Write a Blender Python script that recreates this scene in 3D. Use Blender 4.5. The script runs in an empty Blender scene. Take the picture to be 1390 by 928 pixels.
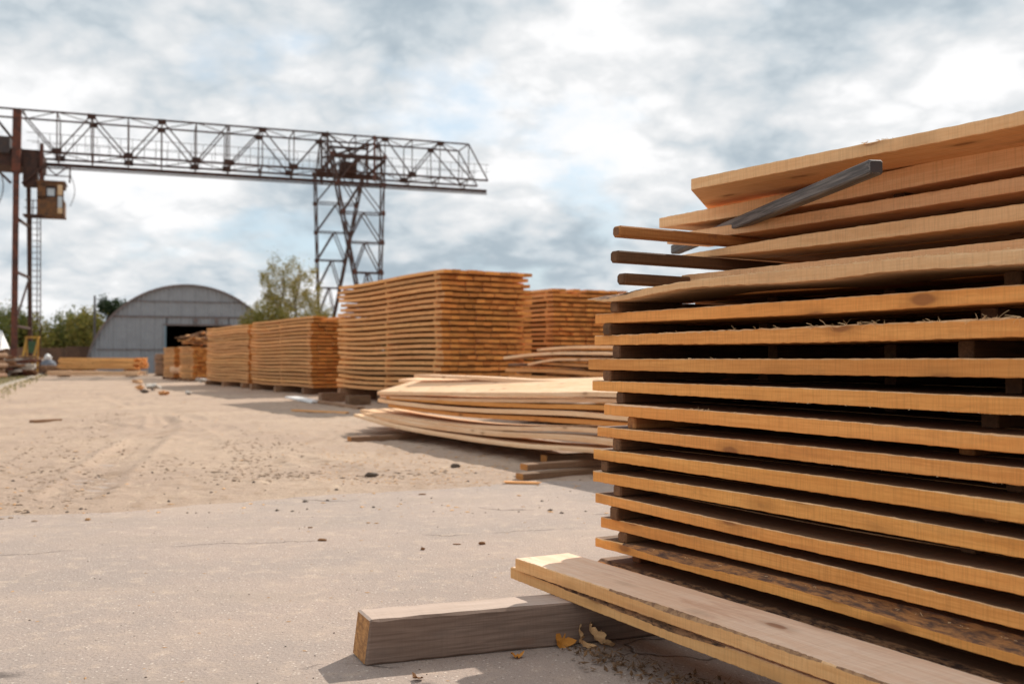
import bpy, bmesh, math, random
import numpy as np
from mathutils import Vector, Matrix
R = math.radians
sc = bpy.context.scene
COL = sc.collection
random.seed(7)

# ------------------------------------------------------------------ camera, sky, sun, exposure
F = 1351.0                      # focal length in photo pixels (35 mm lens)
PITCH = math.atan(24.0 / F)
CAM = Vector((0, 0, 1.0))
cam = bpy.data.cameras.new('camera'); co = bpy.data.objects.new('camera', cam); COL.objects.link(co)
cam.sensor_width = 36; cam.lens = 36 * F / 1390; cam.clip_end = 3000; cam.clip_start = 0.05
co.location = CAM; co.rotation_euler = (math.pi / 2 + PITCH, 0, 0)
cam.dof.use_dof = True; cam.dof.focus_distance = 3.35; cam.dof.aperture_fstop = 3.4
sc.camera = co
SUN_AZ, SUN_EL = R(30), R(35)
sun = bpy.data.lights.new('sun', 'SUN'); so = bpy.data.objects.new('sun', sun); COL.objects.link(so)
sun.energy = 4.35; sun.angle = R(0.55); sun.color = (1.0, 0.93, 0.82)
sdir = Vector((math.sin(SUN_AZ) * math.cos(SUN_EL), math.cos(SUN_AZ) * math.cos(SUN_EL), math.sin(SUN_EL)))
so.rotation_euler = (-sdir).to_track_quat('-Z', 'Y').to_euler(); so.location = (20, 30, 40)
vs = sc.view_settings
vs.view_transform = 'Standard'; vs.look = 'None'; vs.exposure = 0.24; vs.gamma = 1; vs.use_curve_mapping = False
sc.cycles.max_bounces = 8; sc.cycles.diffuse_bounces = 5


class NT:                       # small node-tree helper
    def __init__(s, nt): s.t = nt; s.n = nt.nodes; s.l = nt.links; s.n.clear()
    def new(s, typ, **kw):
        n = s.n.new(typ)
        for k, v in kw.items():
            if k.startswith('_'): setattr(n, k[1:], v)
            else: n.inputs[k.replace('__', ' ')].default_value = v
        return n
    def link(s, a, b): s.l.new(a, b)
    def math(s, op, a, b=None, c=None, clamp=False):
        n = s.n.new('ShaderNodeMath'); n.operation = op; n.use_clamp = clamp
        for i, v in enumerate((a, b, c)):
            if v is None: continue
            if isinstance(v, (int, float)): n.inputs[i].default_value = v
            else: s.link(v, n.inputs[i])
        return n.outputs[0]
    def noise(s, vec, scale, detail=4, rough=.5, dist=0):
        n = s.n.new('ShaderNodeTexNoise')
        n.inputs['Scale'].default_value = scale; n.inputs['Detail'].default_value = detail
        n.inputs['Roughness'].default_value = rough; n.inputs['Distortion'].default_value = dist
        s.link(vec, n.inputs['Vector']); return n.outputs['Fac']
    def mapping(s, vec, scale=(1, 1, 1), loc=(0, 0, 0), rot=(0, 0, 0)):
        n = s.n.new('ShaderNodeMapping'); n.inputs['Scale'].default_value = scale
        n.inputs['Location'].default_value = loc; n.inputs['Rotation'].default_value = rot
        s.link(vec, n.inputs['Vector']); return n.outputs[0]
    def ss(s, v, a, b, lo=0.0, hi=1.0):
        n = s.n.new('ShaderNodeMapRange'); n.interpolation_type = 'SMOOTHSTEP'
        n.inputs['From Min'].default_value = a; n.inputs['From Max'].default_value = b
        n.inputs['To Min'].default_value = lo; n.inputs['To Max'].default_value = hi
        s.link(v, n.inputs['Value']); return n.outputs[0]
    def mix(s, f, a, b, mode='MIX'):
        n = s.n.new('ShaderNodeMix'); n.data_type = 'RGBA'; n.blend_type = mode
        for sock, v in ((n.inputs[0], f), (n.inputs[6], a), (n.inputs[7], b)):
            if isinstance(v, (int, float)): sock.default_value = v
            elif isinstance(v, tuple): sock.default_value = (*v[:3], 1)
            else: s.link(v, sock)
        return n.outputs[2]


w = bpy.data.worlds.new('World'); sc.world = w; w.use_nodes = True
N = NT(w.node_tree)
out = N.new('ShaderNodeOutputWorld'); bg = N.new('ShaderNodeBackground', Strength=0.1)
sky = N.n.new('ShaderNodeTexSky'); sky.sky_type = 'NISHITA'; sky.sun_disc = False
sky.sun_elevation = SUN_EL; sky.sun_rotation = SUN_AZ; sky.dust_density = 1.5
tc = N.new('ShaderNodeTexCoord')
sp = N.new('ShaderNodeSeparateXYZ'); N.link(tc.outputs['Generated'], sp.inputs[0])
zz = N.math('ADD', N.math('MAXIMUM', sp.outputs[2], 0.0), 0.38)
cx = N.math('DIVIDE', sp.outputs[0], zz); cy = N.math('DIVIDE', sp.outputs[1], zz)
cb = N.new('ShaderNodeCombineXYZ'); N.link(cx, cb.inputs[0]); N.link(cy, cb.inputs[1])
pv = N.mapping(cb.outputs[0], loc=(3.1, 1.7, 0.4))
n1 = N.noise(pv, 2.3, 9, .52, .1)
n2 = N.noise(N.mapping(pv, loc=(0.03, 0.12, 2.3)), 1.9, 11, .57, .15)
n3 = N.noise(N.mapping(pv, loc=(7, 2, 0)), 8.5, 7, .58, .1)
cover = N.ss(N.math('ADD', n1, N.math('MULTIPLY', N.math('SUBTRACT', n3, .5), .22)), .30, .47)
shade = N.ss(N.math('ADD', n2, N.math('MULTIPLY', N.math('SUBTRACT', n3, .5), .30)), .395, .575)
def billow(vec, sc_, det): return N.math('ABSOLUTE', N.math('SUBTRACT', N.math('MULTIPLY', N.noise(vec, sc_, det, .5, 0), 2.0), 1.0))
wpn = N.n.new('ShaderNodeTexNoise'); wpn.inputs['Scale'].default_value = 3.0; wpn.inputs['Detail'].default_value = 3; N.link(pv, wpn.inputs['Vector'])
wpv = N.n.new('ShaderNodeVectorMath'); wpv.operation = 'MULTIPLY_ADD'; wpv.inputs[1].default_value = (.10, .10, .10); N.link(wpn.outputs['Color'], wpv.inputs[0]); N.link(pv, wpv.inputs[2])
b1 = billow(wpv.outputs[0], 5.5, 5); b2_ = billow(wpv.outputs[0], 13.0, 5)
puff = N.math('ADD', N.math('MULTIPLY', b1, .34), N.math('MULTIPLY', b2_, .14))
low = N.noise(N.mapping(pv, loc=(0.03, 0.12, 2.3)), 1.9, 6, .52, .1)
shade = N.ss(N.math('ADD', low, puff), .38, .73)
cr = N.n.new('ShaderNodeValToRGB'); N.link(shade, cr.inputs[0]); e = cr.color_ramp.elements
e[0].color = (3.7, 4.4, 4.95, 1); e[1].color = (8.5, 8.5, 8.55, 1); e[1].position = .93
for p_, c_ in ((.28, (5.3, 5.85, 6.25, 1)), (.55, (6.5, 6.75, 6.95, 1)), (.76, (7.4, 7.5, 7.6, 1))): k_ = e.new(p_); k_.color = c_
ccol = cr.outputs[0]
blue = N.mix(0.65, sky.outputs[0], (5.2, 6.7, 7.8))
scol = N.mix(cover, blue, ccol)
N.link(scol, bg.inputs[0]); N.link(bg.outputs[0], out.inputs[0])

# ------------------------------------------------------------------ measuring helpers (photo pixel -> place)
RM = Matrix.Rotation(math.pi / 2 + PITCH, 3, 'X')
def ray(px, py): return RM @ Vector(((px - 695) / F, (464 - py) / F, -1.0))
def ground(px, py, z=0.0):
    d = ray(px, py); return CAM + d * ((z - CAM.z) / d.z)
def at(px, py, Y):
    d = ray(px, py); return CAM + d * (Y / d.y)
ANG = R(-59.86)                 # boards of all the stacks run this way (local +X)
AX = Vector((math.cos(ANG), math.sin(ANG), 0)); AY = Vector((-math.sin(ANG), math.cos(ANG), 0))
def on_face(px, py, O, s):      # point of the vertical plane (O + s*AY, along AX) seen at a pixel -> (t, z)
    d = ray(px, py); p0 = O + AY * s
    k = (p0 - CAM).dot(AY) / d.dot(AY); P = CAM + d * k
    return (P - p0).dot(AX), P.z

# ------------------------------------------------------------------ object helpers
def link(o, parent=None, loc=None):
    COL.objects.link(o)
    if parent: o.parent = parent
    if loc is not None: o.location = loc
    return o
def tag(o, label=None, cat=None, group=None, kind=None):
    if label: o['label'] = label
    if cat: o['category'] = cat
    if group: o['group'] = group
    if kind: o['kind'] = kind
    return o
def empty(name, loc, rz=0):
    o = bpy.data.objects.new(name, None); o.empty_display_size = .2
    COL.objects.link(o); o.location = loc; o.rotation_euler = (0, 0, rz); return o
def mesh(name, verts, faces, mats, idx=None, smooth=False, recalc=True):
    me = bpy.data.meshes.new(name); me.from_pydata([tuple(v) for v in verts], [], faces)
    for m in mats: me.materials.append(m)
    if idx: me.polygons.foreach_set('material_index', idx)
    if recalc:
        bm = bmesh.new(); bm.from_mesh(me); bmesh.ops.recalc_face_normals(bm, faces=bm.faces); bm.to_mesh(me); bm.free()
    if smooth: me.polygons.foreach_set('use_smooth', [True] * len(me.polygons))
    return me
def obj(name, me, parent=None, loc=None): return link(bpy.data.objects.new(name, me), parent, loc)

class MB:
    def __init__(s): s.v = []; s.f = []; s.i = []
    def box(s, c, d, rz=0, mi=0, M=None):
        b = len(s.v); Rm = M or Matrix.Rotation(rz, 3, 'Z')
        for x in (-.5, .5):
            for y in (-.5, .5):
                for z in (-.5, .5): s.v.append(Vector(c) + Rm @ Vector((x * d[0], y * d[1], z * d[2])))
        for q in ((0, 1, 3, 2), (4, 6, 7, 5), (0, 4, 5, 1), (2, 3, 7, 6), (0, 2, 6, 4), (1, 5, 7, 3)):
            s.f.append([b + k for k in q]); s.i.append(mi)
        return s
    def bar(s, a, b, w, h=None, mi=0):
        a = Vector(a); b = Vector(b); d = b - a
        s.box((a + b) / 2, (w, h or w, d.length), M=d.to_track_quat('Z', 'Y').to_matrix(), mi=mi); return s
    def tube(s, pts, rad, n=8, mi=0, cap=True):
        b = len(s.v)
        for k, p in enumerate(pts):
            p = Vector(p); d = (Vector(pts[min(k + 1, len(pts) - 1)]) - Vector(pts[max(k - 1, 0)])).normalized()
            u = d.orthogonal().normalized() if abs(d.z) < .9 else d.cross(Vector((0, 1, 0))).normalized(); v = d.cross(u)
            r = rad[k] if isinstance(rad, (list, tuple)) else rad
            for j in range(n):
                a = 2 * math.pi * j / n; s.v.append(p + u * (r * math.cos(a)) + v * (r * math.sin(a)))
        for k in range(len(pts) - 1):
            for j in range(n):
                s.f.append([b + k * n + j, b + k * n + (j + 1) % n, b + (k + 1) * n + (j + 1) % n, b + (k + 1) * n + j]); s.i.append(mi)
        if cap:
            s.f.append([b + j for j in range(n)]); s.i.append(mi)
            s.f.append([b + (len(pts) - 1) * n + j for j in range(n)]); s.i.append(mi)
        return s
    def build(s, name, mats, parent=None, loc=None, smooth=False, recalc=True):
        return obj(name, mesh(name, s.v, s.f, mats if isinstance(mats, (list, tuple)) else [mats], s.i, smooth, recalc), parent, loc)

# ------------------------------------------------------------------ materials
def mat(name):
    m = bpy.data.materials.new(name); m.use_nodes = True; N = NT(m.node_tree)
    o = N.new('ShaderNodeOutputMaterial'); b = N.new('ShaderNodeBsdfPrincipled', Roughness=.8)
    b.inputs['Specular IOR Level'].default_value = .25
    N.link(b.outputs[0], o.inputs[0]); return m, N, b
def bump(N, b, h, strength=.3, dist=.002):
    n = N.new('ShaderNodeBump', Strength=strength, Distance=dist); N.link(h, n.inputs['Height']); N.link(n.outputs[0], b.inputs['Normal'])
def wood(name, light, dark, knot=(.24, .09, .03), saw=1.0, stain=.0, staincol=(.12, .10, .09), knots=1.0, vary=.22, grain=1.0, rough=.78, bs=.35, axis='X'):
    m, N, b = mat(name); b.inputs['Roughness'].default_value = rough
    tc = N.new('ShaderNodeTexCoord'); oi = N.new('ShaderNodeObjectInfo')
    c = N.new('ShaderNodeCombineXYZ')
    for k, f in enumerate((37.0, 13.0, 7.0)): N.link(N.math('MULTIPLY', oi.outputs['Random'], f), c.inputs[k])
    ad = N.n.new('ShaderNodeVectorMath'); ad.operation = 'ADD'
    N.link(tc.outputs['Object'] if axis == 'X' else N.mapping(tc.outputs['Object'], rot=(0, 0, R(-90))), ad.inputs[0]); N.link(c.outputs[0], ad.inputs[1]); V = ad.outputs[0]
    g0 = N.noise(N.mapping(V, (1.6, 34, 34)), 1.0, 5, .6, .6)
    g1 = N.noise(N.mapping(V, (5, 210, 210)), 1.0, 4, .7, .3)
    g = N.math('ADD', N.math('MULTIPLY', g0, .5), N.math('MULTIPLY', g1, .5))
    r = N.noise(N.mapping(V, (.55, 7, 7)), 1.0, 3, .5, .3)
    rings = N.math('SINE', N.math('MULTIPLY', r, 105.0))
    f = N.math('ADD', N.math('MULTIPLY', N.ss(g, .38, .62), .85 * grain), N.math('MULTIPLY', N.math('ADD', rings, 1.0), .15 * grain))
    col = N.mix(N.math('MULTIPLY', f, 1.0, clamp=True), light, dark)
    big = N.noise(N.mapping(V, (1.1, 3, 3)), 1.0, 3, .5)
    col = N.mix(N.ss(big, .35, .7, 0, .45), col, tuple(x * y for x, y in zip(dark, (.95, .85, .75))))
    sw = N.noise(N.mapping(V, (190, 4, 9)), 1.0, 3, .6)
    col = N.mix(N.math('MULTIPLY', N.ss(sw, .42, .70), .30 * saw), col, tuple(x * .62 for x in dark))
    vo = N.n.new('ShaderNodeTexVoronoi'); vo.inputs['Scale'].default_value = 1.0
    vd = N.noise(V, 14, 2, .5)
    mp = N.mapping(V, (3.0, 8.0, 8.0)); N.link(mp, vo.inputs['Vector'])
    kd = N.math('ADD', vo.outputs['Distance'], N.math('MULTIPLY', N.math('SUBTRACT', vd, .5), .10))
    col = N.mix(N.ss(kd, .12, .34, .5 * knots, 0), col, tuple(x * .6 for x in dark))
    col = N.mix(N.ss(kd, .09, .16, .7 * knots, 0), col, knot)
    if stain > 0:
        st = N.noise(N.mapping(V, (3.2, 14, 14)), 1.0, 6, .65, .8)
        col = N.mix(N.ss(st, .52, .72, 0, stain), col, staincol)
    sm = N.noise(N.mapping(V, (2.4, 9, 9), loc=(5, 3, 1)), 1.0, 7, .7, .5)
    col = N.mix(N.ss(sm, .60, .74, 0, .5 * saw), col, tuple(x * .45 for x in dark))
    col = N.mix(N.ss(sm, .40, .28, 0, .35 * saw), col, tuple(min(.95, x * 1.15) for x in light))
    # board to board variation
    hv = N.n.new('ShaderNodeHueSaturation')
    rnd2 = N.math('FRACT', N.math('MULTIPLY', oi.outputs['Random'], 17.3))
    N.link(N.math('ADD', N.math('MULTIPLY', rnd2, vary * 1.6), 1 - vary * .8), hv.inputs['Value'])
    N.link(N.math('ADD', N.math('MULTIPLY', N.math('FRACT', N.math('MULTIPLY', oi.outputs['Random'], 5.7)), .006), .493), hv.inputs['Hue'])
    hv.inputs['Saturation'].default_value = 1.0; N.link(col, hv.inputs['Color'])
    N.link(hv.outputs[0], b.inputs['Base Color'])
    h = N.math('ADD', N.math('MULTIPLY', g, .5), N.math('MULTIPLY', sw, .6 * saw))
    bump(N, b, h, bs, .0016)
    return m
W_FRESH = wood('sawn_pine', (.88, .435, .122), (.72, .315, .078), stain=.18, staincol=(.28, .13, .055), vary=.16)
W_UPPER = wood('sawn_pine_dry', (.90, .60, .32), (.79, .47, .225), stain=.22, staincol=(.33, .20, .12), vary=.12)
W_TOPD = wood('dusty_shaded_top', (.25, .145, .078), (.16, .092, .05), stain=.4, staincol=(.15, .10, .065), vary=.1)  # dusty tone, darkened further to paint the shade inside the gaps
W_RIM = wood('rough_rim', (.86, .56, .30), (.70, .42, .19), stain=.3, staincol=(.40, .22, .10), vary=.1, knots=0)
W_PALE = wood('fresh_pale_board', (.90, .66, .43), (.80, .51, .28), stain=.08, saw=.6, vary=.1, knots=.7)
W_SUN = wood('bright_orange_board', (.92, .54, .22), (.78, .42, .14), stain=.1)
W_ORANGE = wood('orange_pine', (.58, .31, .11), (.42, .20, .06), stain=.35, staincol=(.14, .08, .04), vary=.3)
W_FAR = wood('yard_pine', (.84, .47, .19), (.68, .34, .12), stain=.35, staincol=(.28, .14, .065), vary=.26, knots=.5)
W_END = wood('end_grain', (.74, .34, .085), (.54, .22, .05), stain=.25, staincol=(.16, .07, .03), knots=0, vary=.3)
W_ENDN = wood('end_grain_near', (.72, .36, .11), (.50, .22, .06), stain=.7, staincol=(.22, .12, .06), knots=0, vary=.2)
W_STICK = wood('weathered_sticker', (.25, .125, .055), (.13, .065, .03), stain=.6, staincol=(.055, .032, .018), vary=.4, axis='Y', knots=.2)
W_GREY = wood('grey_weathered', (.27, .245, .225), (.085, .08, .08), grain=1.3, stain=.45, staincol=(.07, .06, .055), vary=.2, saw=.3, bs=.7, axis='Y', knots=.3)
W_BEAM = wood('beam_wood', (.30, .215, .165), (.175, .12, .09), stain=.3, staincol=(.13, .10, .085), vary=.1, saw=.5, knots=.15, bs=.8)
W_SCRAP = wood('scrap_wood', (.40, .24, .13), (.22, .125, .07), stain=.5, staincol=(.07, .05, .04), vary=.5)
W_SCRAPY = wood('scrap_bearer', (.42, .26, .15), (.22, .13, .075), stain=.5, staincol=(.09, .06, .045), vary=.3, axis='Y', knots=.2)
W_STK_OR = wood('orange_sticker', (.50, .25, .08), (.32, .13, .035), stain=.75, staincol=(.09, .045, .03), vary=.2, axis='Y', knots=.3)
def simple(name, c1, c2, scale=8, rough=.85, bs=.5, bd=.004, metal=0, detail=6, lo=.35, hi=.65, vary=0, mp=None):
    m, N, b = mat(name); b.inputs['Roughness'].default_value = rough; b.inputs['Metallic'].default_value = metal
    tc = N.new('ShaderNodeTexCoord'); oi = N.new('ShaderNodeObjectInfo')
    ad = N.n.new('ShaderNodeVectorMath'); ad.operation = 'ADD'
    c = N.new('ShaderNodeCombineXYZ'); N.link(N.math('MULTIPLY', oi.outputs['Random'], 31), c.inputs[0])
    N.link(tc.outputs['Object'], ad.inputs[0]); N.link(c.outputs[0], ad.inputs[1])
    vec = N.mapping(ad.outputs[0], mp) if mp else ad.outputs[0]
    n = N.noise(vec, scale, detail, .68, .3)
    col = N.mix(N.ss(n, lo, hi), c1, c2)
    if vary:
        hv = N.n.new('ShaderNodeHueSaturation'); N.link(N.math('ADD', N.math('MULTIPLY', oi.outputs['Random'], vary), 1 - vary / 2), hv.inputs['Value'])
        N.link(col, hv.inputs['Color']); col = hv.outputs[0]
    N.link(col, b.inputs['Base Color']); bump(N, b, n, bs, bd); return m
BARK = simple('bark', (.36, .19, .095), (.07, .042, .03), 1.0, .95, 1.0, .006, mp=(22, 75, 75), lo=.38, hi=.62)
BARK2 = simple('red_bark', (.52, .235, .085), (.13, .075, .055), 1.0, .9, 1.0, .006, mp=(16, 60, 60), lo=.36, hi=.64)
RUST = simple('rusty_steel', (.085, .042, .030), (.042, .027, .024), 3.5, .75, .3)
RUSTR = simple('red_rust_paint', (.16, .052, .030), (.06, .03, .024), 2.5, .7, .3)
DARKST = simple('dark_steel', (.045, .04, .042), (.075, .05, .04), 4, .6, .2)
CAB = simple('cab_rust', (.17, .08, .032), (.075, .045, .03), 3, .7, .3)
CABP = simple('cab_pale_panel', (.62, .45, .27), (.5, .34, .2), 3, .7, .2)
GLASS = simple('dull_glass', (.50, .56, .60), (.42, .48, .52), 2, .2, 0)
YEL = simple('yellow_paint', (.55, .33, .06), (.35, .19, .05), 5, .6, .2)
GREENP = simple('green_panel', (.06, .14, .07), (.05, .09, .05), 5, .6, .2)
CONC = simple('pale_concrete', (.50, .46, .41), (.38, .34, .30), 4, .9, .5)
STONE = simple('stone_chip', (.46, .40, .35), (.26, .22, .19), 60, .9, .5)
SOIL = simple('turned_soil', (.42, .30, .21), (.25, .17, .115), 40, .95, .5)
STONED = simple('dark_pebble', (.16, .12, .09), (.09, .07, .055), 60, .9, .5)
CHIP = simple('wood_chip', (.66, .40, .20), (.42, .22, .10), 40, .85, .5, vary=.5)
BARKCHIP = simple('bark_chip', (.34, .165, .065), (.16, .08, .04), 70, .85, .8, .003)
LEAFD = simple('dry_leaf', (.72, .47, .25), (.50, .28, .12), 30, .7, .5, .002, vary=.5)
LEAFB = simple('brown_leaf_scrap', (.22, .12, .055), (.09, .052, .03), 30, .8, .5, .002)
LEAFO = simple('orange_leaf', (.62, .26, .04), (.42, .16, .03), 30, .6, .5, .002)
SPL = simple('splinter', (.86, .62, .36), (.7, .46, .24), 60, .8, .2)
WHITE = simple('white_cover', (.80, .80, .79), (.68, .68, .67), 1.5, .6, .2)
ZINC = simple('zinc_sheet', (.31, .335, .365), (.27, .29, .315), 1.3, .6, .2, lo=.3, hi=.7, vary=.03)
ZINCD = simple('zinc_rail', (.21, .17, .165), (.15, .13, .125), 2, .6, .2)
BLUEP = simple('blue_frame', (.22, .32, .38), (.18, .27, .33), 2, .6, .2)
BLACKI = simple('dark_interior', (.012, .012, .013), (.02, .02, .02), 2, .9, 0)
FENCE = simple('brown_fence', (.17, .10, .065), (.11, .07, .05), 1.2, .9, .2, vary=.3)
ROOFP = simple('pinkish_roof', (.40, .27, .24), (.33, .23, .21), 2, .9, .2)
WALLP = simple('house_wall', (.5, .47, .43), (.42, .4, .37), 2, .9, .2)
BIRCHB = simple('birch_bark', (.45, .42, .38), (.16, .14, .12), 6, .9, .4)
TRUNK = simple('tree_trunk', (.12, .085, .06), (.07, .05, .04), 6, .9, .4)
def leaves(name, a, b_, c_):
    m, N, b = mat(name); b.inputs['Roughness'].default_value = .6
    g = N.new('ShaderNodeNewGeometry')
    rp = N.n.new('ShaderNodeValToRGB'); N.link(g.outputs['Random Per Island'], rp.inputs[0])
    e = rp.color_ramp.elements; e[0].color = (*a, 1); e[1].color = (*c_, 1); k = e.new(.5); k.color = (*b_, 1)
    N.link(rp.outputs[0], b.inputs['Base Color'])
    tr = N.new('ShaderNodeBsdfTranslucent'); N.link(rp.outputs[0], tr.inputs[0])
    mx = N.new('ShaderNodeMixShader', Fac=.5); N.link(b.outputs[0], mx.inputs[1]); N.link(tr.outputs[0], mx.inputs[2])
    N.link(mx.outputs[0], N.n['Material Output'].inputs[0]); return m
L_BIRCH = leaves('birch_leaves', (.17, .17, .045), (.29, .25, .07), (.42, .32, .10))
L_GREEN = leaves('green_leaves', (.07, .095, .025), (.14, .155, .04), (.22, .20, .055))
L_YEL = leaves('yellowing_leaves', (.14, .15, .035), (.24, .22, .055), (.34, .27, .07))
L_PINE = leaves('pine_needles', (.02, .035, .015), (.035, .055, .02), (.05, .07, .03))
L_GRASS = leaves('grass_blades', (.10, .12, .04), (.22, .20, .08), (.34, .28, .14))

# ground materials (world-space patterns)
def geo_pos(N):
    g = N.new('ShaderNodeNewGeometry'); return g.outputs['Position']
m, N, b = mat('dirt'); P = geo_pos(N); b.inputs['Roughness'].default_value = .95
a1 = N.noise(P, .45, 5, .55); a2 = N.noise(P, 6, 8, .65); a3 = N.noise(P, 55, 6, .7)
a4 = N.noise(N.mapping(P, (2.2, .7, 1), rot=(0, 0, R(-24))), 1.0, 7, .62, .5)
c = N.mix(N.ss(a1, .35, .65), (.46, .338, .25), (.40, .29, .22))
c = N.mix(N.ss(a4, .54, .70, 0, .7), c, (.34, .235, .16))
c = N.mix(N.ss(a2, .53, .68, 0, .75), c, (.33, .225, .15))
c = N.mix(N.ss(a2, .25, .42, .6, 0), c, (.70, .54, .38))
c = N.mix(N.ss(a3, .56, .66, 0, .75), c, (.22, .15, .105))
pp_ = N.noise(N.mapping(P, (1, 1, 1)), 2.3, 8, .7, .6)
c = N.mix(N.ss(pp_, .57, .68, 0, .6), c, (.27, .185, .125))
c = N.mix(N.ss(a3, .28, .42, .4, 0), c, (.74, .60, .45))
N.link(c, b.inputs['Base Color']); bump(N, b, N.math('ADD', N.math('MULTIPLY', a2, 3.0), a3), .8, .012)
DIRT = m
m, N, b = mat('worn_asphalt'); P = geo_pos(N); b.inputs['Roughness'].default_value = .93
a1 = N.noise(P, .8, 5, .6); a2 = N.noise(P, 9, 8, .6); a3 = N.noise(P, 130, 5, .75); a5 = N.noise(P, 260, 2, .7)
c = N.mix(N.ss(a1, .36, .64), (.41, .318, .268), (.355, .287, .25))
c = N.mix(N.ss(a2, .50, .70, 0, .5), c, (.56, .43, .335))
c = N.mix(N.ss(a2, .26, .42, .35, 0), c, (.42, .34, .285))
vo = N.n.new('ShaderNodeTexVoronoi'); vo.inputs['Scale'].default_value = 75; N.link(P, vo.inputs['Vector'])
stn = N.n.new('ShaderNodeSeparateColor'); N.link(vo.outputs['Color'], stn.inputs[0])
c = N.mix(N.math('MULTIPLY', N.ss(vo.outputs['Distance'], .22, .4, 1, 0), N.ss(stn.outputs[0], .72, .98, 0, .65)), c, (.80, .70, .60))
c = N.mix(N.math('MULTIPLY', N.ss(vo.outputs['Distance'], .22, .36, 1, 0), N.ss(stn.outputs[1], .72, .98, 0, .75)), c, (.20, .15, .12))
c = N.mix(N.ss(a3, .57, .70, 0, .9), c, (.20, .145, .11))
c = N.mix(N.ss(a3, .30, .43, .5, 0), c, (.70, .58, .48))
c = N.mix(N.ss(a5, .56, .64, 0, .6), c, (.18, .14, .11))
w1 = N.noise(P, 210, 2, .8)
c = N.mix(N.ss(w1, .64, .70, 0, .35), c, (.72, .62, .54))
c = N.mix(N.ss(w1, .40, .33, 0, .85), c, (.17, .125, .10))
du = N.noise(N.mapping(P, (.5, 1.1, 1)), 1.3, 6, .6, .8)
c = N.mix(N.ss(du, .50, .70, 0, .30), c, (.50, .38, .295))
pt = N.noise(N.mapping(P, (.6, 2.2, 1)), 1.0, 6, .6)
c = N.mix(N.ss(pt, .52, .70, 0, .40), c, (.34, .27, .22))
# cracks
wv = N.mapping(P, (1, 1, 1)); dn = N.n.new('ShaderNodeTexNoise'); dn.inputs['Scale'].default_value = 2.6; dn.inputs['Detail'].default_value = 8; N.link(P, dn.inputs['Vector'])
mxv = N.n.new('ShaderNodeVectorMath'); mxv.operation = 'MULTIPLY_ADD'; mxv.inputs[1].default_value = (.45, .45, 0)
N.link(dn.outputs['Color'], mxv.inputs[0]); N.link(N.mapping(P, (.4, 1.15, 1), rot=(0, 0, R(8))), mxv.inputs[2])
vc = N.n.new('ShaderNodeTexVoronoi'); vc.feature = 'DISTANCE_TO_EDGE'; vc.inputs['Scale'].default_value = .42; N.link(mxv.outputs[0], vc.inputs['Vector'])
brk = N.ss(N.noise(P, 1.6, 3, .5), .49, .58)
ck = N.math('MULTIPLY', N.ss(vc.outputs['Distance'], 0.0, .0045, 1, 0), brk)
c = N.mix(N.math('MULTIPLY', ck, .8), c, (.10, .08, .07))
N.link(c, b.inputs['Base Color'])
h = N.math('SUBTRACT', N.math('ADD', N.math('MULTIPLY', a3, 1.0), N.math('MULTIPLY', vo.outputs['Distance'], -.9)), N.math('MULTIPLY', ck, 2.5))
bump(N, b, N.math('ADD', h, N.math('MULTIPLY', a2, 1.2)), .8, .003)
ASPH = m

# ------------------------------------------------------------------ ground
def vnoise(x, y, seed=0):
    xi = np.floor(x).astype(int); yi = np.floor(y).astype(int); xf = x - xi; yf = y - yi
    def hsh(a, b): 
        v = np.sin(a * 127.1 + b * 311.7 + seed * 74.7) * 43758.5453; return v - np.floor(v)
    u = xf * xf * (3 - 2 * xf); v = yf * yf * (3 - 2 * yf)
    return (hsh(xi, yi) * (1 - u) + hsh(xi + 1, yi) * u) * (1 - v) + (hsh(xi, yi + 1) * (1 - u) + hsh(xi + 1, yi + 1) * u) * v
def fbm(x, y, o=4, seed=0):
    s = 0; a = .5
    for k in range(o): s = s + a * vnoise(x * 2 ** k, y * 2 ** k, seed + k); a *= .5
    return s
def grid_mesh(name, X, Y, Z, m):
    nr, nc = X.shape; co_ = np.stack([X, Y, Z], -1).reshape(-1, 3)
    idx = np.arange(nr * nc).reshape(nr, nc)
    q = np.stack([idx[:-1, :-1], idx[:-1, 1:], idx[1:, 1:], idx[1:, :-1]], -1).reshape(-1, 4)
    me = bpy.data.meshes.new(name); me.vertices.add(len(co_)); me.vertices.foreach_set('co', co_.ravel())
    me.loops.add(q.size); me.loops.foreach_set('vertex_index', q.ravel())
    me.polygons.add(len(q)); me.polygons.foreach_set('loop_start', np.arange(0, q.size, 4)); me.polygons.foreach_set('loop_total', np.full(len(q), 4))
    me.materials.append(m); me.update(); me.validate(); me.polygons.foreach_set('use_smooth', [True] * len(q)); return me
gm = MB(); gm.v = [(-1500, -300, -.05), (1500, -300, -.05), (1500, 2200, -.05), (-1500, 2200, -.05)]; gm.f = [[0, 1, 2, 3]]; gm.i = [0]
tag(gm.build('ground', DIRT, recalc=False), kind='structure')
am = MB(); am.v = [(-14, -8, 0), (16, -8, 0), (16, 9.5, 0), (-14, 9.5, 0)]; am.f = [[0, 1, 2, 3]]; am.i = [0]
tag(am.build('asphalt_road', ASPH, recalc=False), kind='structure')
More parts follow.
